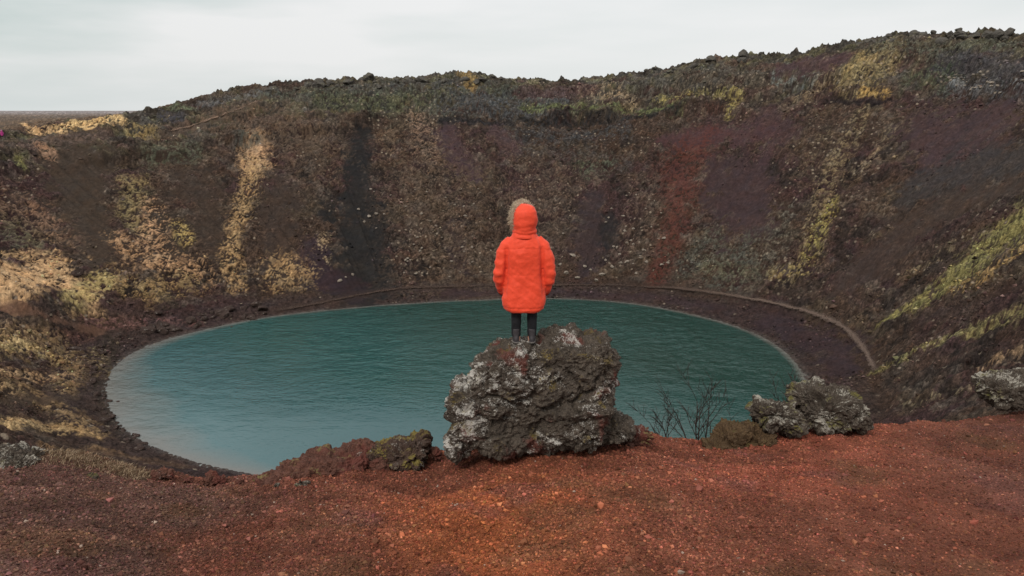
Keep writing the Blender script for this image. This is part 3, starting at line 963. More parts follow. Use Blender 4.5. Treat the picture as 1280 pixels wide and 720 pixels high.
def along(pl, n, jx, jy):
    seg = [math.dist(a, c) for a, c in zip(pl, pl[1:])]
    out = []
    for _ in range(n):
        q = random.uniform(0, sum(seg))
        for (a, c), L in zip(zip(pl, pl[1:]), seg):
            if q <= L:
                f = q / L
                out.append((a[0] + (c[0] - a[0]) * f + random.gauss(0, jx), a[1] + (c[1] - a[1]) * f + random.gauss(0, jy)))
                break
            q -= L
    return out


scatter(along([(185, 415), (240, 400), (300, 392), (340, 388)], 42, 12, 7), BM_DARK, 'shore_boulder', 'dark lava boulder in the rubble at the far left end of the lake shore', 'boulder', 'boulders on the far left shore', lambda: random.choice([.5, .7, .9, 1.3]))
scatter(along([(150, 425), (122, 455), (118, 490), (128, 520), (150, 545), (185, 562)], 70, 8, 7), BM_DARK, 'shore_boulder', 'dark stone lining the near left water edge', 'boulder', 'stones along the near left water edge', lambda: random.choice([.3, .4, .5, .7]))
scatter([(95, 438), (98, 345), (190, 412), (205, 408)], BM_DARK, 'shore_boulder', 'large dark lava block on the left side of the crater', 'boulder', 'large blocks on the left side', lambda: random.uniform(1.0, 1.5), .4)
scatter([(707, 342), (731, 334), (753, 346), (745, 351), (738, 338), (765, 333), (775, 328), (722, 347), (700, 330), (795, 342), (716, 322), (757, 325)], BM_PALE, 'pale_stone', 'pale round stone at the foot of the far slope right of the person', 'stone', 'pale stones at the foot of the far slope', lambda: random.uniform(.45, .85))
scatter([(random.gauss(790, 28), random.uniform(235, 335)) for _ in range(34)], BM_PALE, 'pale_stone', 'pale stone strewn on the far slope beside the rust red streak', 'stone', 'pale stones beside the rust streak', lambda: random.uniform(.28, .6))
scatter([(random.gauss(570, 50), random.uniform(235, 350)) for _ in range(46)], BM_PALE, 'pale_stone', 'pale stone strewn on the far slope between the black scree and the person', 'stone', 'pale stones between black scree and person', lambda: random.uniform(.26, .5))
scatter([(432, 347), (425, 352), (441, 345), (470, 270), (455, 277), (462, 272), (480, 268), (448, 262)], BM_PALE, 'pale_stone', 'pale stone lying in the black scree', 'stone', 'pale stones in the black scree', lambda: random.uniform(.4, .7))
for pl, n in (([(318, 114), (420, 104), (520, 99), (640, 101)], 44), ([(800, 94), (900, 76), (960, 72)], 16), ([(1060, 57), (1130, 44), (1180, 46), (1275, 44)], 40)):
    side = 'left of centre' if pl[0][0] < 700 else ('right of centre' if pl[0][0] < 1000 else 'at the far right')
    scatter(along(pl, n, 4, 3), BM_RIM, 'rim_block', 'dark lava block on the far crater rim, %s on the skyline' % side, 'boulder', 'lava blocks on the rim %s' % side, lambda: random.choice([.8, 1.0, 1.4, 1.9]))
scatter(along([(1190, 103), (1235, 105), (1290, 101)], 40, 8, 5), BM_PALE, 'pale_stone', 'whitish block in the rocky band under the far right rim', 'stone', 'whitish blocks under the far right rim', lambda: random.uniform(.3, .65), .4)

# ------------------------------------------------------------------ gravel (uncountable)
OCT_V = np.array([[1, 0, 0], [-1, 0, 0], [0, 1, 0], [0, -1, 0], [0, 0, 1], [0, 0, -1]], float)
OCT_F = np.array([[0, 2, 4], [2, 1, 4], [1, 3, 4], [3, 0, 4], [2, 0, 5], [1, 2, 5], [3, 1, 5], [0, 3, 5]])


def gravel(name, x, y, s, col, ico=False):
    n = len(x)
    bv, bf = ICO[1] if ico else (OCT_V, OCT_F)
    z, c0, _, _ = full_height_colour(x, y)
    nv = len(bv)
    v = np.repeat(bv[None], n, 0) * (1 + RNG.uniform(-.35, .35, (n, nv, 1)))
    v = v * (s[:, None, None] * RNG.uniform(.65, 1.25, (n, 1, 3)))
    a = RNG.uniform(0, 6.28, n); bb = RNG.uniform(-1, 1, n)
    ca, sa, cb, sb = np.cos(a)[:, None], np.sin(a)[:, None], np.cos(bb)[:, None], np.sin(bb)[:, None]
    X_, Y_, Z_ = v[..., 0], v[..., 1], v[..., 2]
    Y_, Z_ = Y_ * cb - Z_ * sb, Y_ * sb + Z_ * cb
    X_, Y_ = X_ * ca - Y_ * sa, X_ * sa + Y_ * ca
    V = np.stack([X_ + x[:, None], Y_ + y[:, None], Z_ * .8 + (z + s * .25)[:, None]], -1).reshape(-1, 3)
    F = (bf[None] + (np.arange(n) * nv)[:, None, None]).reshape(-1, 3)
    me = fast_mesh(name, V, F, False)
    k = col(c0, n)
    set_col(me, 'cover', np.repeat(k, nv, 0))
    return me


def grav_col(c0, n):
    k = RNG.lognormal(-.05, .38, (n, 1))
    c = c0 * k * (1 + RNG.normal(0, .07, (n, 3)))
    pale = RNG.random(n) < .0035
    c[pale] = np.array(lin(168, 146, 130)) * RNG.uniform(.6, 1, (pale.sum(), 1))
    return np.clip(c, .004, .7)


cov_m, nt, b = mat('cinder_gravel')
nt.links.new(N(nt, 'ShaderNodeAttribute', attribute_name='cover').outputs['Color'], b.inputs['Base Color'])
b.inputs['Specular IOR Level'].default_value = .12


def fg_points(n, rlo, half=.66):
    az = RNG.uniform(-half, half, n)
    rc = np.interp(az, CR_AZ_, CR_R) + np.where(az > .38, 3.5, .7)
    r = np.sqrt(rlo ** 2 + RNG.uniform(0, 1, n) * (rc ** 2 - rlo ** 2))
    return r * np.sin(az), r * np.cos(az)


x, y = fg_points(190000, 4.9)
g1 = gravel('cinder_gravel', x, y, RNG.lognormal(math.log(.0098), .42, len(x)).clip(.004, .035), grav_col)
g1.materials.append(cov_m)
tag(link('cinder_gravel', g1), 'loose red and brown cinder gravel covering the foreground', 'gravel', kind='stuff')
x, y = fg_points(1800, 5.0)
g2 = gravel('coarse_gravel', x, y, RNG.lognormal(math.log(.018), .4, len(x)).clip(.01, .07), grav_col, True)
g2.materials.append(cov_m)
tag(link('coarse_gravel', g2), 'coarser cinder lumps strewn over the red foreground', 'gravel', kind='stuff')


# far slope rubble (uncountable)
def rub_col(c0, n):
    k = RNG.lognormal(.25, .45, (n, 1))
    return np.clip(c0 * k * (1 + RNG.normal(0, .05, (n, 3))), .004, .5)


def rubble_pts(n):
    th = RNG.uniform(-.7, math.pi + .55, n); tq = RNG.uniform(-.12, 1.0, n)
    R, D = sample(R_SHORE, th), sample(D_RIM, th)
    rho = R + 9 + tq * (D - R - 9)
    return CX + rho * np.cos(th), CY + rho * np.sin(th)


x, y = rubble_pts(85000)
_, c0, nr, rg = full_height_colour(x, y)
dens = sstep(-.2, .5, fbm(x / 9, y / 9, 3, 301)) * np.clip(rg, .05, 1)
keep = (RNG.random(len(x)) < dens) & (nr < .1)
x, y = x[keep], y[keep]
g3 = gravel('slope_rubble', x, y, RNG.lognormal(math.log(.16), .5, len(x)).clip(.06, .7), rub_col)
g3.materials.append(cov_m)
tag(link('slope_rubble', g3), 'countless small lava stones strewn over the crater walls', 'rubble', kind='stuff')


# ------------------------------------------------------------------ paths
def strip(name, pts, width, m, lift=.10, rmin=20):
    P = [unproject(u, v, rmin)[:2] for u, v in pts]
    P = np.array(P)
    L = np.concatenate([[0], np.cumsum(np.hypot(*np.diff(P, axis=0).T))])
    q = np.arange(0, L[-1], .8)
    xs, ys = np.interp(q, L, P[:, 0]), np.interp(q, L, P[:, 1])
    kk = np.ones(9) / 9
    def sm(a):
        e = np.concatenate([np.full(4, a[0]), a, np.full(4, a[-1])])
        return np.convolve(e, kk, 'valid')
    xs, ys = sm(sm(xs)), sm(sm(ys))
    tx, ty = np.gradient(xs), np.gradient(ys)
    ln = np.hypot(tx, ty); nx, ny = -ty / ln, tx / ln
    cross = np.linspace(-1, 1, 7)
    V, F = [], []
    wv_ = width * (1 + .7 * fbm(q / 5, q * 0, 3, 400))
    for c in cross:
        px_, py_ = xs + nx * c * wv_ / 2, ys + ny * c * wv_ / 2
        V.append(np.stack([px_, py_, ground_zs(px_, py_)], 1))
    V = np.stack(V, 1)
    zmid = sm(sm(V[:, :, 2].max(1)))
    V[:, :, 2] = np.maximum(V[:, :, 2], zmid[:, None] * .5 + V[:, :, 2] * .5) + lift
    n = len(q)
    a, c = np.meshgrid(np.arange(n - 1), np.arange(6), indexing='ij')
    F = np.stack([a * 7 + c, (a + 1) * 7 + c, (a + 1) * 7 + c + 1, a * 7 + c + 1], -1).reshape(-1, 4)[:, ::-1]
    me = fast_mesh(name, V.reshape(-1, 3), F)
    set_float(me, 'edge', np.tile(np.abs(cross), n))
    set_float(me, 'fade', np.repeat(sstep(0, 6, q) * sstep(0, 6, L[-1] - q), 7))
    set_float(me, 'along', np.repeat(sstep(.5, .75, q / L[-1]), 7))
    me.materials.append(m)
    o = link(name, me)
    return o


def path_material(name, lo, hi, lo2, hi2):
    m, nt, b = mat(name)
    co = obj_coord(nt)
    al = N(nt, 'ShaderNodeAttribute', attribute_name='along').outputs['Fac']
    ed = N(nt, 'ShaderNodeAttribute', attribute_name='edge').outputs['Fac']
    n = mapr(nt, noise_node(nt, .9, 4, .65, co), .3, .7, 0, 1)
    nt.links.new(mix_col(nt, al, mix_col(nt, n, lin(*lo), lin(*hi)), mix_col(nt, n, lin(*lo2), lin(*hi2))), b.inputs['Base Color'])
    bump(nt, b, noise_node(nt, 3, 3, .6, co), .6, .1)
    # ragged verge: the trodden earth thins out to bare ground
    f = math_node(nt, 'ADD', ed, mapr(nt, noise_node(nt, .9, 4, .7, co), .3, .7, -.45, .45))
    nt.links.new(math_node(nt, 'MULTIPLY', mapr(nt, f, .2, 1.0, .85, 0), N(nt, 'ShaderNodeAttribute', attribute_name='fade').outputs['Fac']), b.inputs['Alpha'])
    return m


pm = path_material('trodden_path', (62, 48, 41), (74, 58, 48), (84, 70, 61), (112, 94, 83))
pt = path_material('pale_trail', (104, 84, 70), (140, 116, 98), (104, 84, 70), (140, 116, 98))
tag(strip('path', [(330, 392), (380, 384), (430, 374), (480, 364), (520, 360), (600, 358), (690, 357), (740, 357), (790, 358), (850, 362), (920, 371), (955, 377), (985, 384), (1015, 393), (1045, 404), (1062, 416), (1076, 432), (1086, 447), (1092, 462), (1096, 474)], 1.5, pm), 'trodden earth path round the foot of the far slope and the right shore', 'path', kind='structure')
tag(strip('path', [(200, 165), (230, 158), (262, 150), (285, 142), (310, 132), (333, 122)], 1.0, pt), 'thin pale trail climbing the left part of the far rim', 'path', kind='structure')


# ------------------------------------------------------------------ tubes
def tube(path, radii, sides=5):
    """closed tapered tube through points"""
    path = [Vector(p) for p in path]
    V, F = [], []
    up = Vector((.13, .2, .97)).normalized()
    for i, p in enumerate(path):
        d = (path[min(i + 1, len(path) - 1)] - path[max(i - 1, 0)]).normalized()
        a = d.cross(up)
        if a.length < .05: a = d.cross(Vector((1, 0, 0)))
        a.normalize(); c = d.cross(a)
        for k in range(sides):
            q = 2 * math.pi * k / sides
            V.append(p + (a * math.cos(q) + c * math.sin(q)) * radii[i])
    n = len(path)
    for i in range(n - 1):
        for k in range(sides):
            F.append((i * sides + k, i * sides + (k + 1) % sides, (i + 1) * sides + (k + 1) % sides, (i + 1) * sides + k))
    F.append(tuple(range(sides))[::-1]); F.append(tuple(range((n - 1) * sides, n * sides)))
    return V, F


def join_py(parts, name, m, parent=None, smooth=True):
    V, F, n = [], [], 0
    for v, f in parts:
        V += [tuple(q) for q in v]; F += [tuple(i + n for i in q) for q in f]; n += len(v)
    me = bpy.data.meshes.new(name)
    me.from_pydata(V, [], F)
    me.polygons.foreach_set('use_smooth', np.full(len(me.polygons), smooth))
    me.materials.append(m); me.update()
    return link(name, me, parent)


# ------------------------------------------------------------------ bare shrubs
bark, nt, b = mat('twig_bark')
co = obj_coord(nt)
nt.links.new(mix_col(nt, noise_node(nt, 60, 3, .6, co), lin(38, 31, 28), lin(64, 52, 46)), b.inputs['Base Color'])


def grow(p, d, L, r, depth, out, rnd, spread):
    n = 5
    pts, rad = [p.copy()], [r]
    q, dd = p.copy(), d.copy()
    kids = []
    for i in range(n):
        dd = (dd + Vector((rnd.gauss(0, .10), rnd.gauss(0, .10), rnd.gauss(.03, .06)))).normalized()
        q = q + dd * L / n
        pts.append(q.copy()); rad.append(r * (1 - .55 * (i + 1) / n))
        if depth > 0 and i >= 1: kids.append((q.copy(), dd.copy(), rad[-1]))
    out.append(tube(pts, rad, 4))
    for (kp, kd, kr) in kids:
        for _ in range(1 if rnd.random() < .8 else 2):
            s = Vector((rnd.gauss(0, 1), rnd.gauss(0, .7), rnd.uniform(-.1, .5))).normalized()
            grow(kp, (kd + s * spread).normalized(), L * rnd.uniform(.42, .62), max(kr * .68, .0042), depth - 1, out, rnd, spread)


def shrub(u, v, y, stems, label, seed, r0=.015):
    rnd = random.Random(seed)
    p = at_dist(u, v, y)
    root = empty('bare_shrub', p)
    tag(root, label, 'shrub')
    for (a, h, ox) in stems:
        out = []
        dirv = Vector((math.sin(a), rnd.uniform(-.2, .2), math.cos(a))).normalized()
        grow(Vector((ox, rnd.uniform(-.04, .04), -.25)), dirv, h + .25, r0, 2, out, rnd, .75)
        join_py(out, 'branch', bark, root)
    return root


shrub(872, 556, 11.9, [(.02, .62, 0), (.38, .62, .02), (-.38, .55, -.02), (.72, .45, .04), (-.15, .72, 0)], 'bare leafless shrub standing against the lake, tallest of the shrubs', 4)
shrub(836, 556, 12.0, [(-.6, .42, 0), (-.25, .36, .02), (.1, .34, .03), (-.95, .34, -.04)], 'low spray of bare twigs leaning left, between the outcrop and the tall shrub', 9, .012)
shrub(990, 512, 12.9, [(-.1, .36, 0), (.35, .34, .03), (-.45, .3, -.02)], 'small bare shrub sticking up behind the lichen boulders', 15, .012)

# ------------------------------------------------------------------ dry grass near the left rock (uncountable blades)
def blades(name, centres, n, spread, h, cols, label):
    x, y = [], []
    for (u, v, yy, w) in centres:
        c = at_dist(u, v, yy)
        k = n // len(centres)
        x.append(c.x + RNG.normal(0, w, k)); y.append(c.y + RNG.normal(0, spread, k))
    x, y = np.concatenate(x), np.concatenate(y)
    z = ground_zs(x, y)
    m = len(x)
    hh = h * RNG.uniform(.5, 1.3, m); a = RNG.uniform(0, 6.28, m); wd = RNG.uniform(.002, .005, m)
    lean = RNG.normal(0, .5, (m, 2)) * hh[:, None] + np.array([.35, -.1]) * hh[:, None]
    P = np.stack([x, y, z - .01], 1)
    sx = np.stack([np.cos(a), np.sin(a), a * 0], 1) * wd[:, None]
    mid = P + np.stack([lean[:, 0] * .35, lean[:, 1] * .35, hh * .62], 1)
    tip = P + np.stack([lean[:, 0], lean[:, 1], hh * .85], 1)
    V = np.stack([P - sx, P + sx, mid + sx * .7, mid - sx * .7, tip + sx * .1, tip - sx * .1], 1).reshape(-1, 3)
    k = np.arange(m)[:, None] * 6
    F = np.concatenate([k + np.array([[0, 1, 2, 3]]), k + np.array([[3, 2, 4, 5]])], 0)
    me = fast_mesh(name, V, F, False)
    pick = np.array(cols)[RNG.integers(0, len(cols), m)] * RNG.uniform(.6, 1.2, (m, 1))
    set_col(me, 'cover', np.repeat(pick, 6, 0))
    me.materials.append(cov_m)
    tag(link(name, me), label, 'grass', kind='stuff')


blades('dry_grass', [(90, 590, 9.7, .25), (130, 583, 10.1, .3), (70, 580, 10.0, .2), (165, 596, 10.0, .15)], 5000, .22, .07, [lin(176, 152, 122), lin(122, 100, 78), lin(90, 72, 56), lin(188, 164, 136), lin(104, 82, 62)], 'dry straw grass and brown turf behind the left boulder')
blades('ledge_grass', [(395, 572, 10.3, .12), (430, 566, 10.6, .1), (330, 594, 10.0, .06)], 1500, .06, .05, [lin(160, 146, 96), lin(140, 124, 70)], 'thin fringe of straw grass along the low ledge')


# ------------------------------------------------------------------ people
def plain(name, rgb, rough=.85, nscale=40, var=.25, bstr=.2, bdist=.01, sheen=0):
    m, nt, b = mat(name)
    co = obj_coord(nt)
    n = noise_node(nt, nscale, 4, .6, co)
    c = lin(*rgb)
    nt.links.new(mix_col(nt, mapr(nt, n, .3, .7, 0, 1), tuple(q * (1 - var) for q in c), tuple(min(q * (1 + var * .6), .95) for q in c)), b.inputs['Base Color'])
    bump(nt, b, n, bstr, bdist)
    b.inputs['Roughness'].default_value = rough
    if sheen: b.inputs['Sheen Weight'].default_value = sheen
    return m


def loft(rings, n=28, p=2.3):
    """rings: (z, cx, cy, rx, ry) bottom to top, closed"""
    V, F = [], []
    for (z, cx, cy, rx_, ry_) in rings:
        for k in range(n):
            q = 2 * math.pi * k / n
            c, s = math.cos(q), math.sin(q)
            V.append((cx + rx_ * math.copysign(abs(c) ** (2 / p), c), cy + ry_ * math.copysign(abs(s) ** (2 / p), s), z))
    for i in range(len(rings) - 1):
        for k in range(n):
            F.append((i * n + k, i * n + (k + 1) % n, (i + 1) * n + (k + 1) % n, (i + 1) * n + k))
    F.append(tuple(range(n))[::-1]); F.append(tuple(range((len(rings) - 1) * n, len(rings) * n)))
    return V, F


def sphere(c, r, sub=3):
    v, f = ICO[sub]
    return v * np.array(r) + np.array(c), f


def rot_z(v, a, c=(0, 0)):
    v = np.array([tuple(q) for q in v], float)
    x, y = v[:, 0] - c[0], v[:, 1] - c[1]
    v[:, 0] = c[0] + x * math.cos(a) - y * math.sin(a)
    v[:, 1] = c[1] + x * math.sin(a) + y * math.cos(a)
    return v


def cloth(name, parts, voxel, m, parent, seed, amp=.006, s=9, smooth_it=2, crease=None):
    me = remeshed(parts, voxel, name)
    mesh_smooth(me, smooth_it)
    v, n = mesh_arrays(me)
    h = amp * noise3(v * np.array([1, 1, .7]), s, 3, seed)
    if crease is not None:
        h = h + .007 * (noise3(np.stack([v[:, 0] + .5 * v[:, 2], v[:, 1], v[:, 2] * 1.5 - .6 * v[:, 0]], 1), 4.2, 2, seed + 2, 'ridge') - 1.0)
    if crease is not None: h = h + crease(v)
    me.vertices.foreach_set('co', (v + n * h[:, None]).astype(np.float32).ravel()); me.update()
    me.polygons.foreach_set('use_smooth', np.full(len(me.polygons), True))
    me.materials.append(m)
    return link(name, me, parent)


SKIN = plain('skin', (196, 146, 122), .55, 30, .12, .05)
HAIRM = plain('brown_hair', (70, 50, 38), .7, 120, .4, .3)
EYEW = plain('eye', (225, 222, 216), .3, 10, .02, 0)


def build_person(name, label, loc, rz, coat_rgb, trouser_rgb, head_turn, scale=1.0, detail=True, fur_rgb=(190, 172, 148)):
    root = empty(name, loc, rz)
    root.scale = (scale,) * 3
    tag(root, label, 'person')
    coat = plain('parka_cloth', coat_rgb, .6, 26, .10, .5, .012, .1)
    coatd = plain('parka_lining_shade', tuple(int(q * .72) for q in coat_rgb), .8, 55, .15)  # darker coat: hood lining, and shade painted onto cuffs and pockets
    trous = plain('trouser_cloth', trouser_rgb, .85, 60, .25, .2)
    bootm = plain('boot_leather', (62, 58, 60), .6, 40, .3, .2)
    solem = plain('boot_sole', (104, 98, 94), .8, 40, .3, .2)
    fur = plain('fur', fur_rgb, .95, 60, .5, .4)
    # --- body: legs, trunk, arms, hands in the pockets, neck and head in one surface
    ht = head_turn
    HC = (0.0, .02, 1.60)
    arms = {}
    parts = [loft([(.86, 0, 0, .15, .11), (1.0, 0, 0, .15, .105), (1.2, 0, 0, .15, .11), (1.40, 0, 0, .17, .10), (1.46, 0, 0, .08, .07)]), loft([(1.40, 0, .0, .06, .06), (1.56, 0, .01, .055, .055)])]
    for s in (-1, 1):
        parts.append(tube([(s * .085, 0, .92), (s * .09, .015, .50), (s * .09, -.01, .10), (s * .09, 0, .05)], [.085, .058, .042, .042], 12))
        parts.append(tube([(s * .09, -.05, .035), (s * .09, .12, .025)], [.035, .03], 10))
        arms[s] = [(s * .165, 0, 1.37), (s * .31, -.03, .98), (s * .27, .12, .74)]
        parts.append(tube(arms[s], [.05, .042, .032], 12))
        w = Vector(arms[s][2]); palm = w + Vector((-s * .05, .06, -.04))
        parts.append(tube([w, palm], [.03, .036], 10))
        for k in range(4):
            off = Vector((-s * .012, .004, .026 - .017 * k))
            L = (.055, .066, .062, .048)[k]
            a0 = palm + off; a1 = a0 + Vector((-s * L * .75, L * .6, -.012)); a2 = a1 + Vector((-s * L * .6, L * .1, -.014))
            parts.append(tube([a0, a1, a2], [.0095, .009, .007], 7))
        parts.append(tube([palm + Vector((0, 0, .03)), palm + Vector((-s * .01, .035, .055)), palm + Vector((-s * .03, .055, .058))], [.011, .01, .008], 7))
    head = [sphere((0, .015, 1.62), (.078, .098, .115)), sphere((0, .045, 1.555), (.055, .06, .05)), sphere((0, .118, 1.60), (.014, .02, .024), 2)]
    for s in (-1, 1):
        head.append(sphere((s * .08, .0, 1.61), (.012, .026, .034), 2))
        head.append(sphere((s * .028, .108, 1.655), (.028, .012, .007), 2))
    head.append(sphere((0, .108, 1.562), (.024, .010, .005), 2)); head.append(sphere((0, .109, 1.551), (.021, .011, .006), 2))
    parts += [(rot_z(v, ht, (0, .0)), f) for v, f in head]
    me = remeshed(parts, .009, 'body'); mesh_smooth(me, 1)
    me.polygons.foreach_set('use_smooth', np.full(len(me.polygons), True))
    me.materials.append(SKIN)
    body = link('body', me, root)
    if detail:
        for s in (-1, 1):
            v, f = sphere((s * .030, .098, 1.632), (.013, .011, .010), 2)
            join_py([(rot_z(v, ht, (0, 0)), f)], 'eye', EYEW, root)
        v, f = sphere((0, -.012, 1.645), (.086, .098, .108))
        join_py([(rot_z(v, ht, (0, 0)), f)], 'hair', HAIRM, root)
    # --- trousers
    tp = [loft([(.78, 0, 0, .165, .12), (.95, 0, 0, .165, .125), (1.02, 0, 0, .16, .12)])]
    for s in (-1, 1):
        tp.append(tube([(s * .09, 0, .90), (s * .10, .012, .55), (s * .104, .0, .48), (s * .104, -.012, .26), (s * .104, -.008, .12), (s * .104, -.005, .085)], [.092, .076, .070, .066, .062, .062], 16))
    cloth('trousers', tp, .012, trous, root, 5, .006, 14)
    for s in (-1, 1):
        bt = [loft([(.015, s * .104, .035, .048, .135), (.06, s * .104, .03, .047, .13), (.09, s * .104, .0, .045, .085), (.13, s * .104, -.02, .048, .062), (.19, s * .104, -.02, .05, .06)], 20)]
        bo = cloth('boot', bt, .009, bootm, root, 7, .003, 20)
        v, f = loft([(0, s * .104, .035, .05, .14), (.022, s * .104, .035, .052, .142)], 22)
        join_py([(v, f)], 'sole', solem, bo)
    # --- parka
    body_r = [(.425, 0, 0, .20, .16), (.432, 0, 0, .232, .185), (.46, 0, 0, .262, .20), (.52, 0, 0, .286, .207), (.60, 0, 0, .288, .20), (.72, 0, 0, .275, .19), (.86, 0, 0, .255, .18), (1.0, 0, -.005, .243, .175), (1.12, 0, -.01, .243, .178), (1.22, 0, -.015, .25, .175), (1.30, 0, -.015, .247, .16), (1.355, 0, -.015, .222, .145), (1.40, 0, -.01, .188, .135), (1.44, 0, -.005, .158, .135), (1.48, 0, 0, .14, .13)]
    pp = [loft(body_r, 40, 2.4)]
    for s in (-1, 1):
        pp.append(tube([(s * .165, -.01, 1.37), (s * .235, -.015, 1.30), (s * .278, -.025, 1.20), (s * .308, -.035, 1.08), (s * .326, -.04, .95), (s * .322, -.01, .85), (s * .305, .05, .76), (s * .280, .10, .685)], [.07, .083, .088, .088, .087, .084, .077, .066], 18))

    def crease(v):
        ax = np.abs(v[:, 0])
        sx = .236 + .02 * np.clip((.9 - v[:, 2]) / .3, -.4, 1)
        w = np.exp(-((ax - sx) / .022) ** 2) * sstep(1.33, 1.22, v[:, 2]) * sstep(.6, .7, v[:, 2])
        dia = np.sin(v[:, 2] * 34 + v[:, 0] * 20 + 2.6 * np.sin(v[:, 2] * 8 + v[:, 0] * 7))
        pleat = -.003 * sstep(.5, .95, dia) * sstep(.42, .7, v[:, 2]) * sstep(.24, .2, ax)
        sl = .005 * np.sin(v[:, 2] * 52 + 3 * np.sin(v[:, 0] * 14)) * sstep(.26, .31, ax) * sstep(1.25, 1.0, v[:, 2])
        seam = -.004 * np.exp(-((v[:, 2] - 1.265 - .015 * np.cos(v[:, 0] * 9)) / .007) ** 2)
        hem = -.007 * np.exp(-((v[:, 2] - .490) / .007) ** 2)
        waist = -.003 * np.exp(-((v[:, 2] - .93) / .014) ** 2) * sstep(.25, .22, ax)
        return -.022 * w + pleat + sl + seam + hem + waist
    cloth('parka', pp, .0125, coat, root, 3, .012, 6, 2, crease)
    for s in (-1, 1):
        v, f = tube([(s * .288, .085, .705), (s * .272, .125, .655)], [.073, .068], 18)
        join_py([(v, f)], 'cuff', coatd, root)
        v, f = blob((s * .225, .165, .665), (.06, .022, .085), -s * .6, 3.0)
        join_py([(v, f)], 'pocket', coatd, root)
    # --- hood with a fur trim, turned with the head
    zc_ = [1.40, 1.46, 1.52, 1.60, 1.68, 1.74, 1.785, 1.815, 1.832, 1.838]
    rx_ = [.165, .160, .157, .163, .160, .146, .120, .085, .045, .004]
    ry_ = [.155, .150, .152, .165, .168, .155, .128, .090, .048, .004]
    us = np.linspace(0, 1, 44)
    zz_, xx_, yy_ = (np.interp(us, np.linspace(0, 1, 10), q) for q in (zc_, rx_, ry_))
    nseg = 52
    an = np.linspace(0, 2 * math.pi, nseg, endpoint=False)
    hv = np.stack([np.cos(an)[None] * xx_[:, None], np.sin(an)[None] * yy_[:, None] - .01, np.repeat(zz_[:, None], nseg, 1)], -1).reshape(-1, 3)
    aa, kk_ = np.meshgrid(np.arange(43), np.arange(nseg), indexing='ij')
    hf = np.stack([aa * nseg + kk_, aa * nseg + (kk_ + 1) % nseg, (aa + 1) * nseg + (kk_ + 1) % nseg, (aa + 1) * nseg + kk_], -1).reshape(-1, 4)
    hv = rot_z(hv, ht, (0, 0))
    fd = np.array([-math.sin(ht), math.cos(ht)])
    cen = hv[hf].mean(1)
    keep = ~(((cen[:, :2] @ fd) > .07) & (cen[:, 2] > 1.48))
    hme = fast_mesh('hood', hv, hf[keep])
    n_ = mesh_arrays(hme)[1]
    hv2 = hv + n_ * (.010 * noise3(hv, 9, 3, 21) - .010 * np.exp(-((hv[:, 2] - 1.545 - .012 * np.sin(hv[:, 0] * 30)) / .010) ** 2) - .009 * np.exp(-((hv[:, 2] - 1.50 + .012 * np.sin(hv[:, 0] * 22 + 1)) / .009) ** 2) - .016 * np.exp(-((hv[:, 2] - 1.452) / .010) ** 2))[:, None]
    hme.vertices.foreach_set('co', hv2.astype(np.float32).ravel())
    hme.materials.append(coat); hme.materials.append(coatd)
    hood = link('hood', hme, root)
    sol = hood.modifiers.new('thick', 'SOLIDIFY'); sol.thickness = .014; sol.offset = -1; sol.material_offset = 1
    rnd = random.Random(3)
    tufts = []
    for k in range(2600 if detail else 300):
        q = rnd.uniform(0, 2 * math.pi)
        rr_ = 1 + rnd.gauss(0, .05)
        lx, lz = .160 * math.cos(q) * rr_, .192 * math.sin(q) * rr_
        base = np.array([lx, .055 + rnd.gauss(0, .026), 1.655 + lz])
        dr = np.array([math.cos(q) + rnd.gauss(0, .35), .25 + rnd.gauss(0, .45), math.sin(q) + rnd.gauss(0, .35)])
        dr = dr / np.linalg.norm(dr) * rnd.uniform(.025, .055)
        w = np.array([-math.sin(q), rnd.gauss(0, .5), math.cos(q)]) * .004
        tri = np.stack([base - w, base + w, base + dr])
        tufts.append((rot_z(tri, ht, (0, 0)), [(0, 1, 2)]))
    core = [rot_z([(.154 * math.cos(q), .055, 1.655 + .186 * math.sin(q))], ht, (0, 0))[0] for q in np.linspace(0, 2 * math.pi, 37)]
    tufts.append(tube(core, [.028] * len(core), 8))
    join_py(tufts, 'fur_trim', fur, hood, False)
    return root


pfeet = at_dist(655, 427, 10.22)
pz = max(filter(None, [surface_z(outcrop, pfeet.x + sx, pfeet.y + sy) for sx in (-.09, .09) for sy in (-.08, 0, .1)] + [0]))
print('rock top', pz, 'wanted', pfeet.z)
person = build_person('person', 'person in a bright orange hooded parka with hands in pockets on the lava outcrop', (pfeet.x, pfeet.y, pfeet.z - .0), math.radians(0), (233, 76, 47), (30, 30, 33), math.radians(36))
far_p = unproject(3, 172, 100)
fz = ground_z(far_p[0], far_p[1])
build_person('person', 'tiny distant person in a magenta jacket on the left crater rim', (far_p[0], far_p[1], fz), math.radians(40), (178, 60, 130), (84, 40, 60), 0.0, 1.0, False, (236, 220, 226))

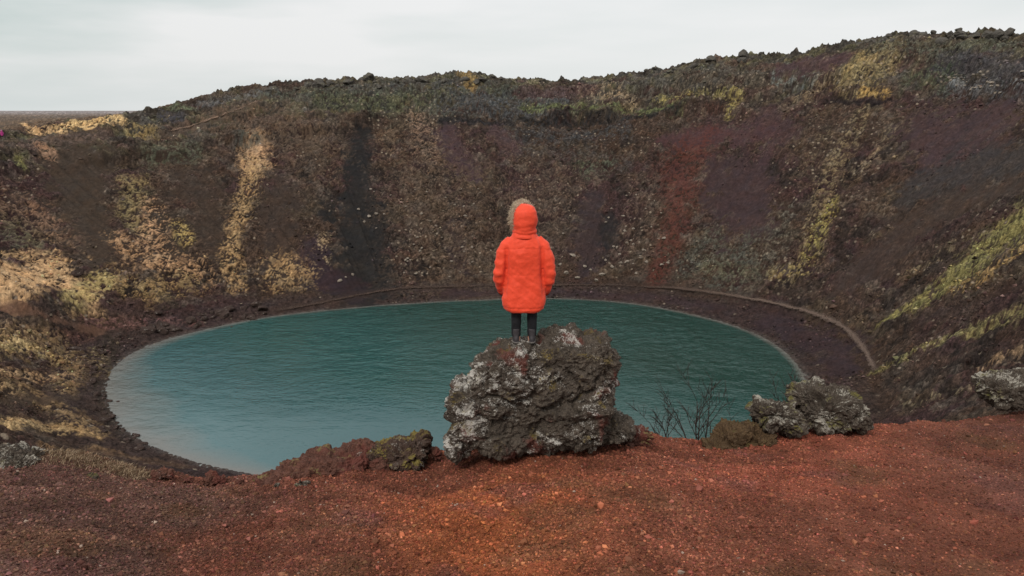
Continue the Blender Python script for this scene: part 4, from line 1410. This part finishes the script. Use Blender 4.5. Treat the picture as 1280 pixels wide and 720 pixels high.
# ------------------------------------------------------------------ sky and light
SUN_EL, SUN_AZ = math.radians(44), math.radians(205)     # compass-like: behind the camera, to the left
w = bpy.data.worlds.new('World'); scene.world = w; w.use_nodes = True
nt = w.node_tree
bg = nt.nodes['Background']
sky = N(nt, 'ShaderNodeTexSky', sky_type='NISHITA'); sky.sun_disc = False
sky.sun_elevation = SUN_EL; sky.sun_rotation = SUN_AZ; sky.air_density = 1.0; sky.dust_density = 3.0
tc = N(nt, 'ShaderNodeTexCoord').outputs['Generated']
sp = N(nt, 'ShaderNodeSeparateXYZ'); nt.links.new(tc, sp.inputs[0])
mp = N(nt, 'ShaderNodeMapping'); mp.inputs['Scale'].default_value = (1.6, 1.6, 9.0); nt.links.new(tc, mp.inputs['Vector'])
c1 = noise_node(nt, 1.25, 5, .5, mp.outputs[0])
cl = mix_col(nt, mapr(nt, c1, .40, .61, 0, 1), (5.2, 5.95, 5.8), (7.9, 7.9, 7.85))
cl = mix_col(nt, mapr(nt, sp.outputs['Z'], .25, .9, 0, 1), cl, (10.5, 10.5, 10.6))
cl = mix_col(nt, mapr(nt, sp.outputs['Z'], -.02, .10, .7, 0), cl, (7.3, 7.4, 7.4))
east = mapr(nt, sp.outputs['X'], -.45, .1, 0, .65)
cl = mix_col(nt, east, cl, (8.3, 8.3, 8.3))
skm = mix_col(nt, .93, sky.outputs[0], cl)
nt.links.new(skm, bg.inputs['Color'])
bg.inputs['Strength'].default_value = .1
sl = bpy.data.lights.new('sun', 'SUN'); sl.energy = 1.5; sl.angle = math.radians(12); sl.color = (1, .96, .9)
so = bpy.data.objects.new('sun', sl); COL.objects.link(so)
sd_ = Vector((math.sin(SUN_AZ) * math.cos(SUN_EL), math.cos(SUN_AZ) * math.cos(SUN_EL), math.sin(SUN_EL)))
so.rotation_euler = sd_.to_track_quat('Z', 'Y').to_euler()
so.location = (0, -20, 80)

vs = scene.view_settings
vs.view_transform = 'Standard'; vs.look = 'None'; vs.exposure = 0.14; vs.gamma = 1.0
try: vs.use_curve_mapping = False
except Exception: pass
scene.cycles.max_bounces = 5
scene.cycles.diffuse_bounces = 2
scene.cycles.glossy_bounces = 2
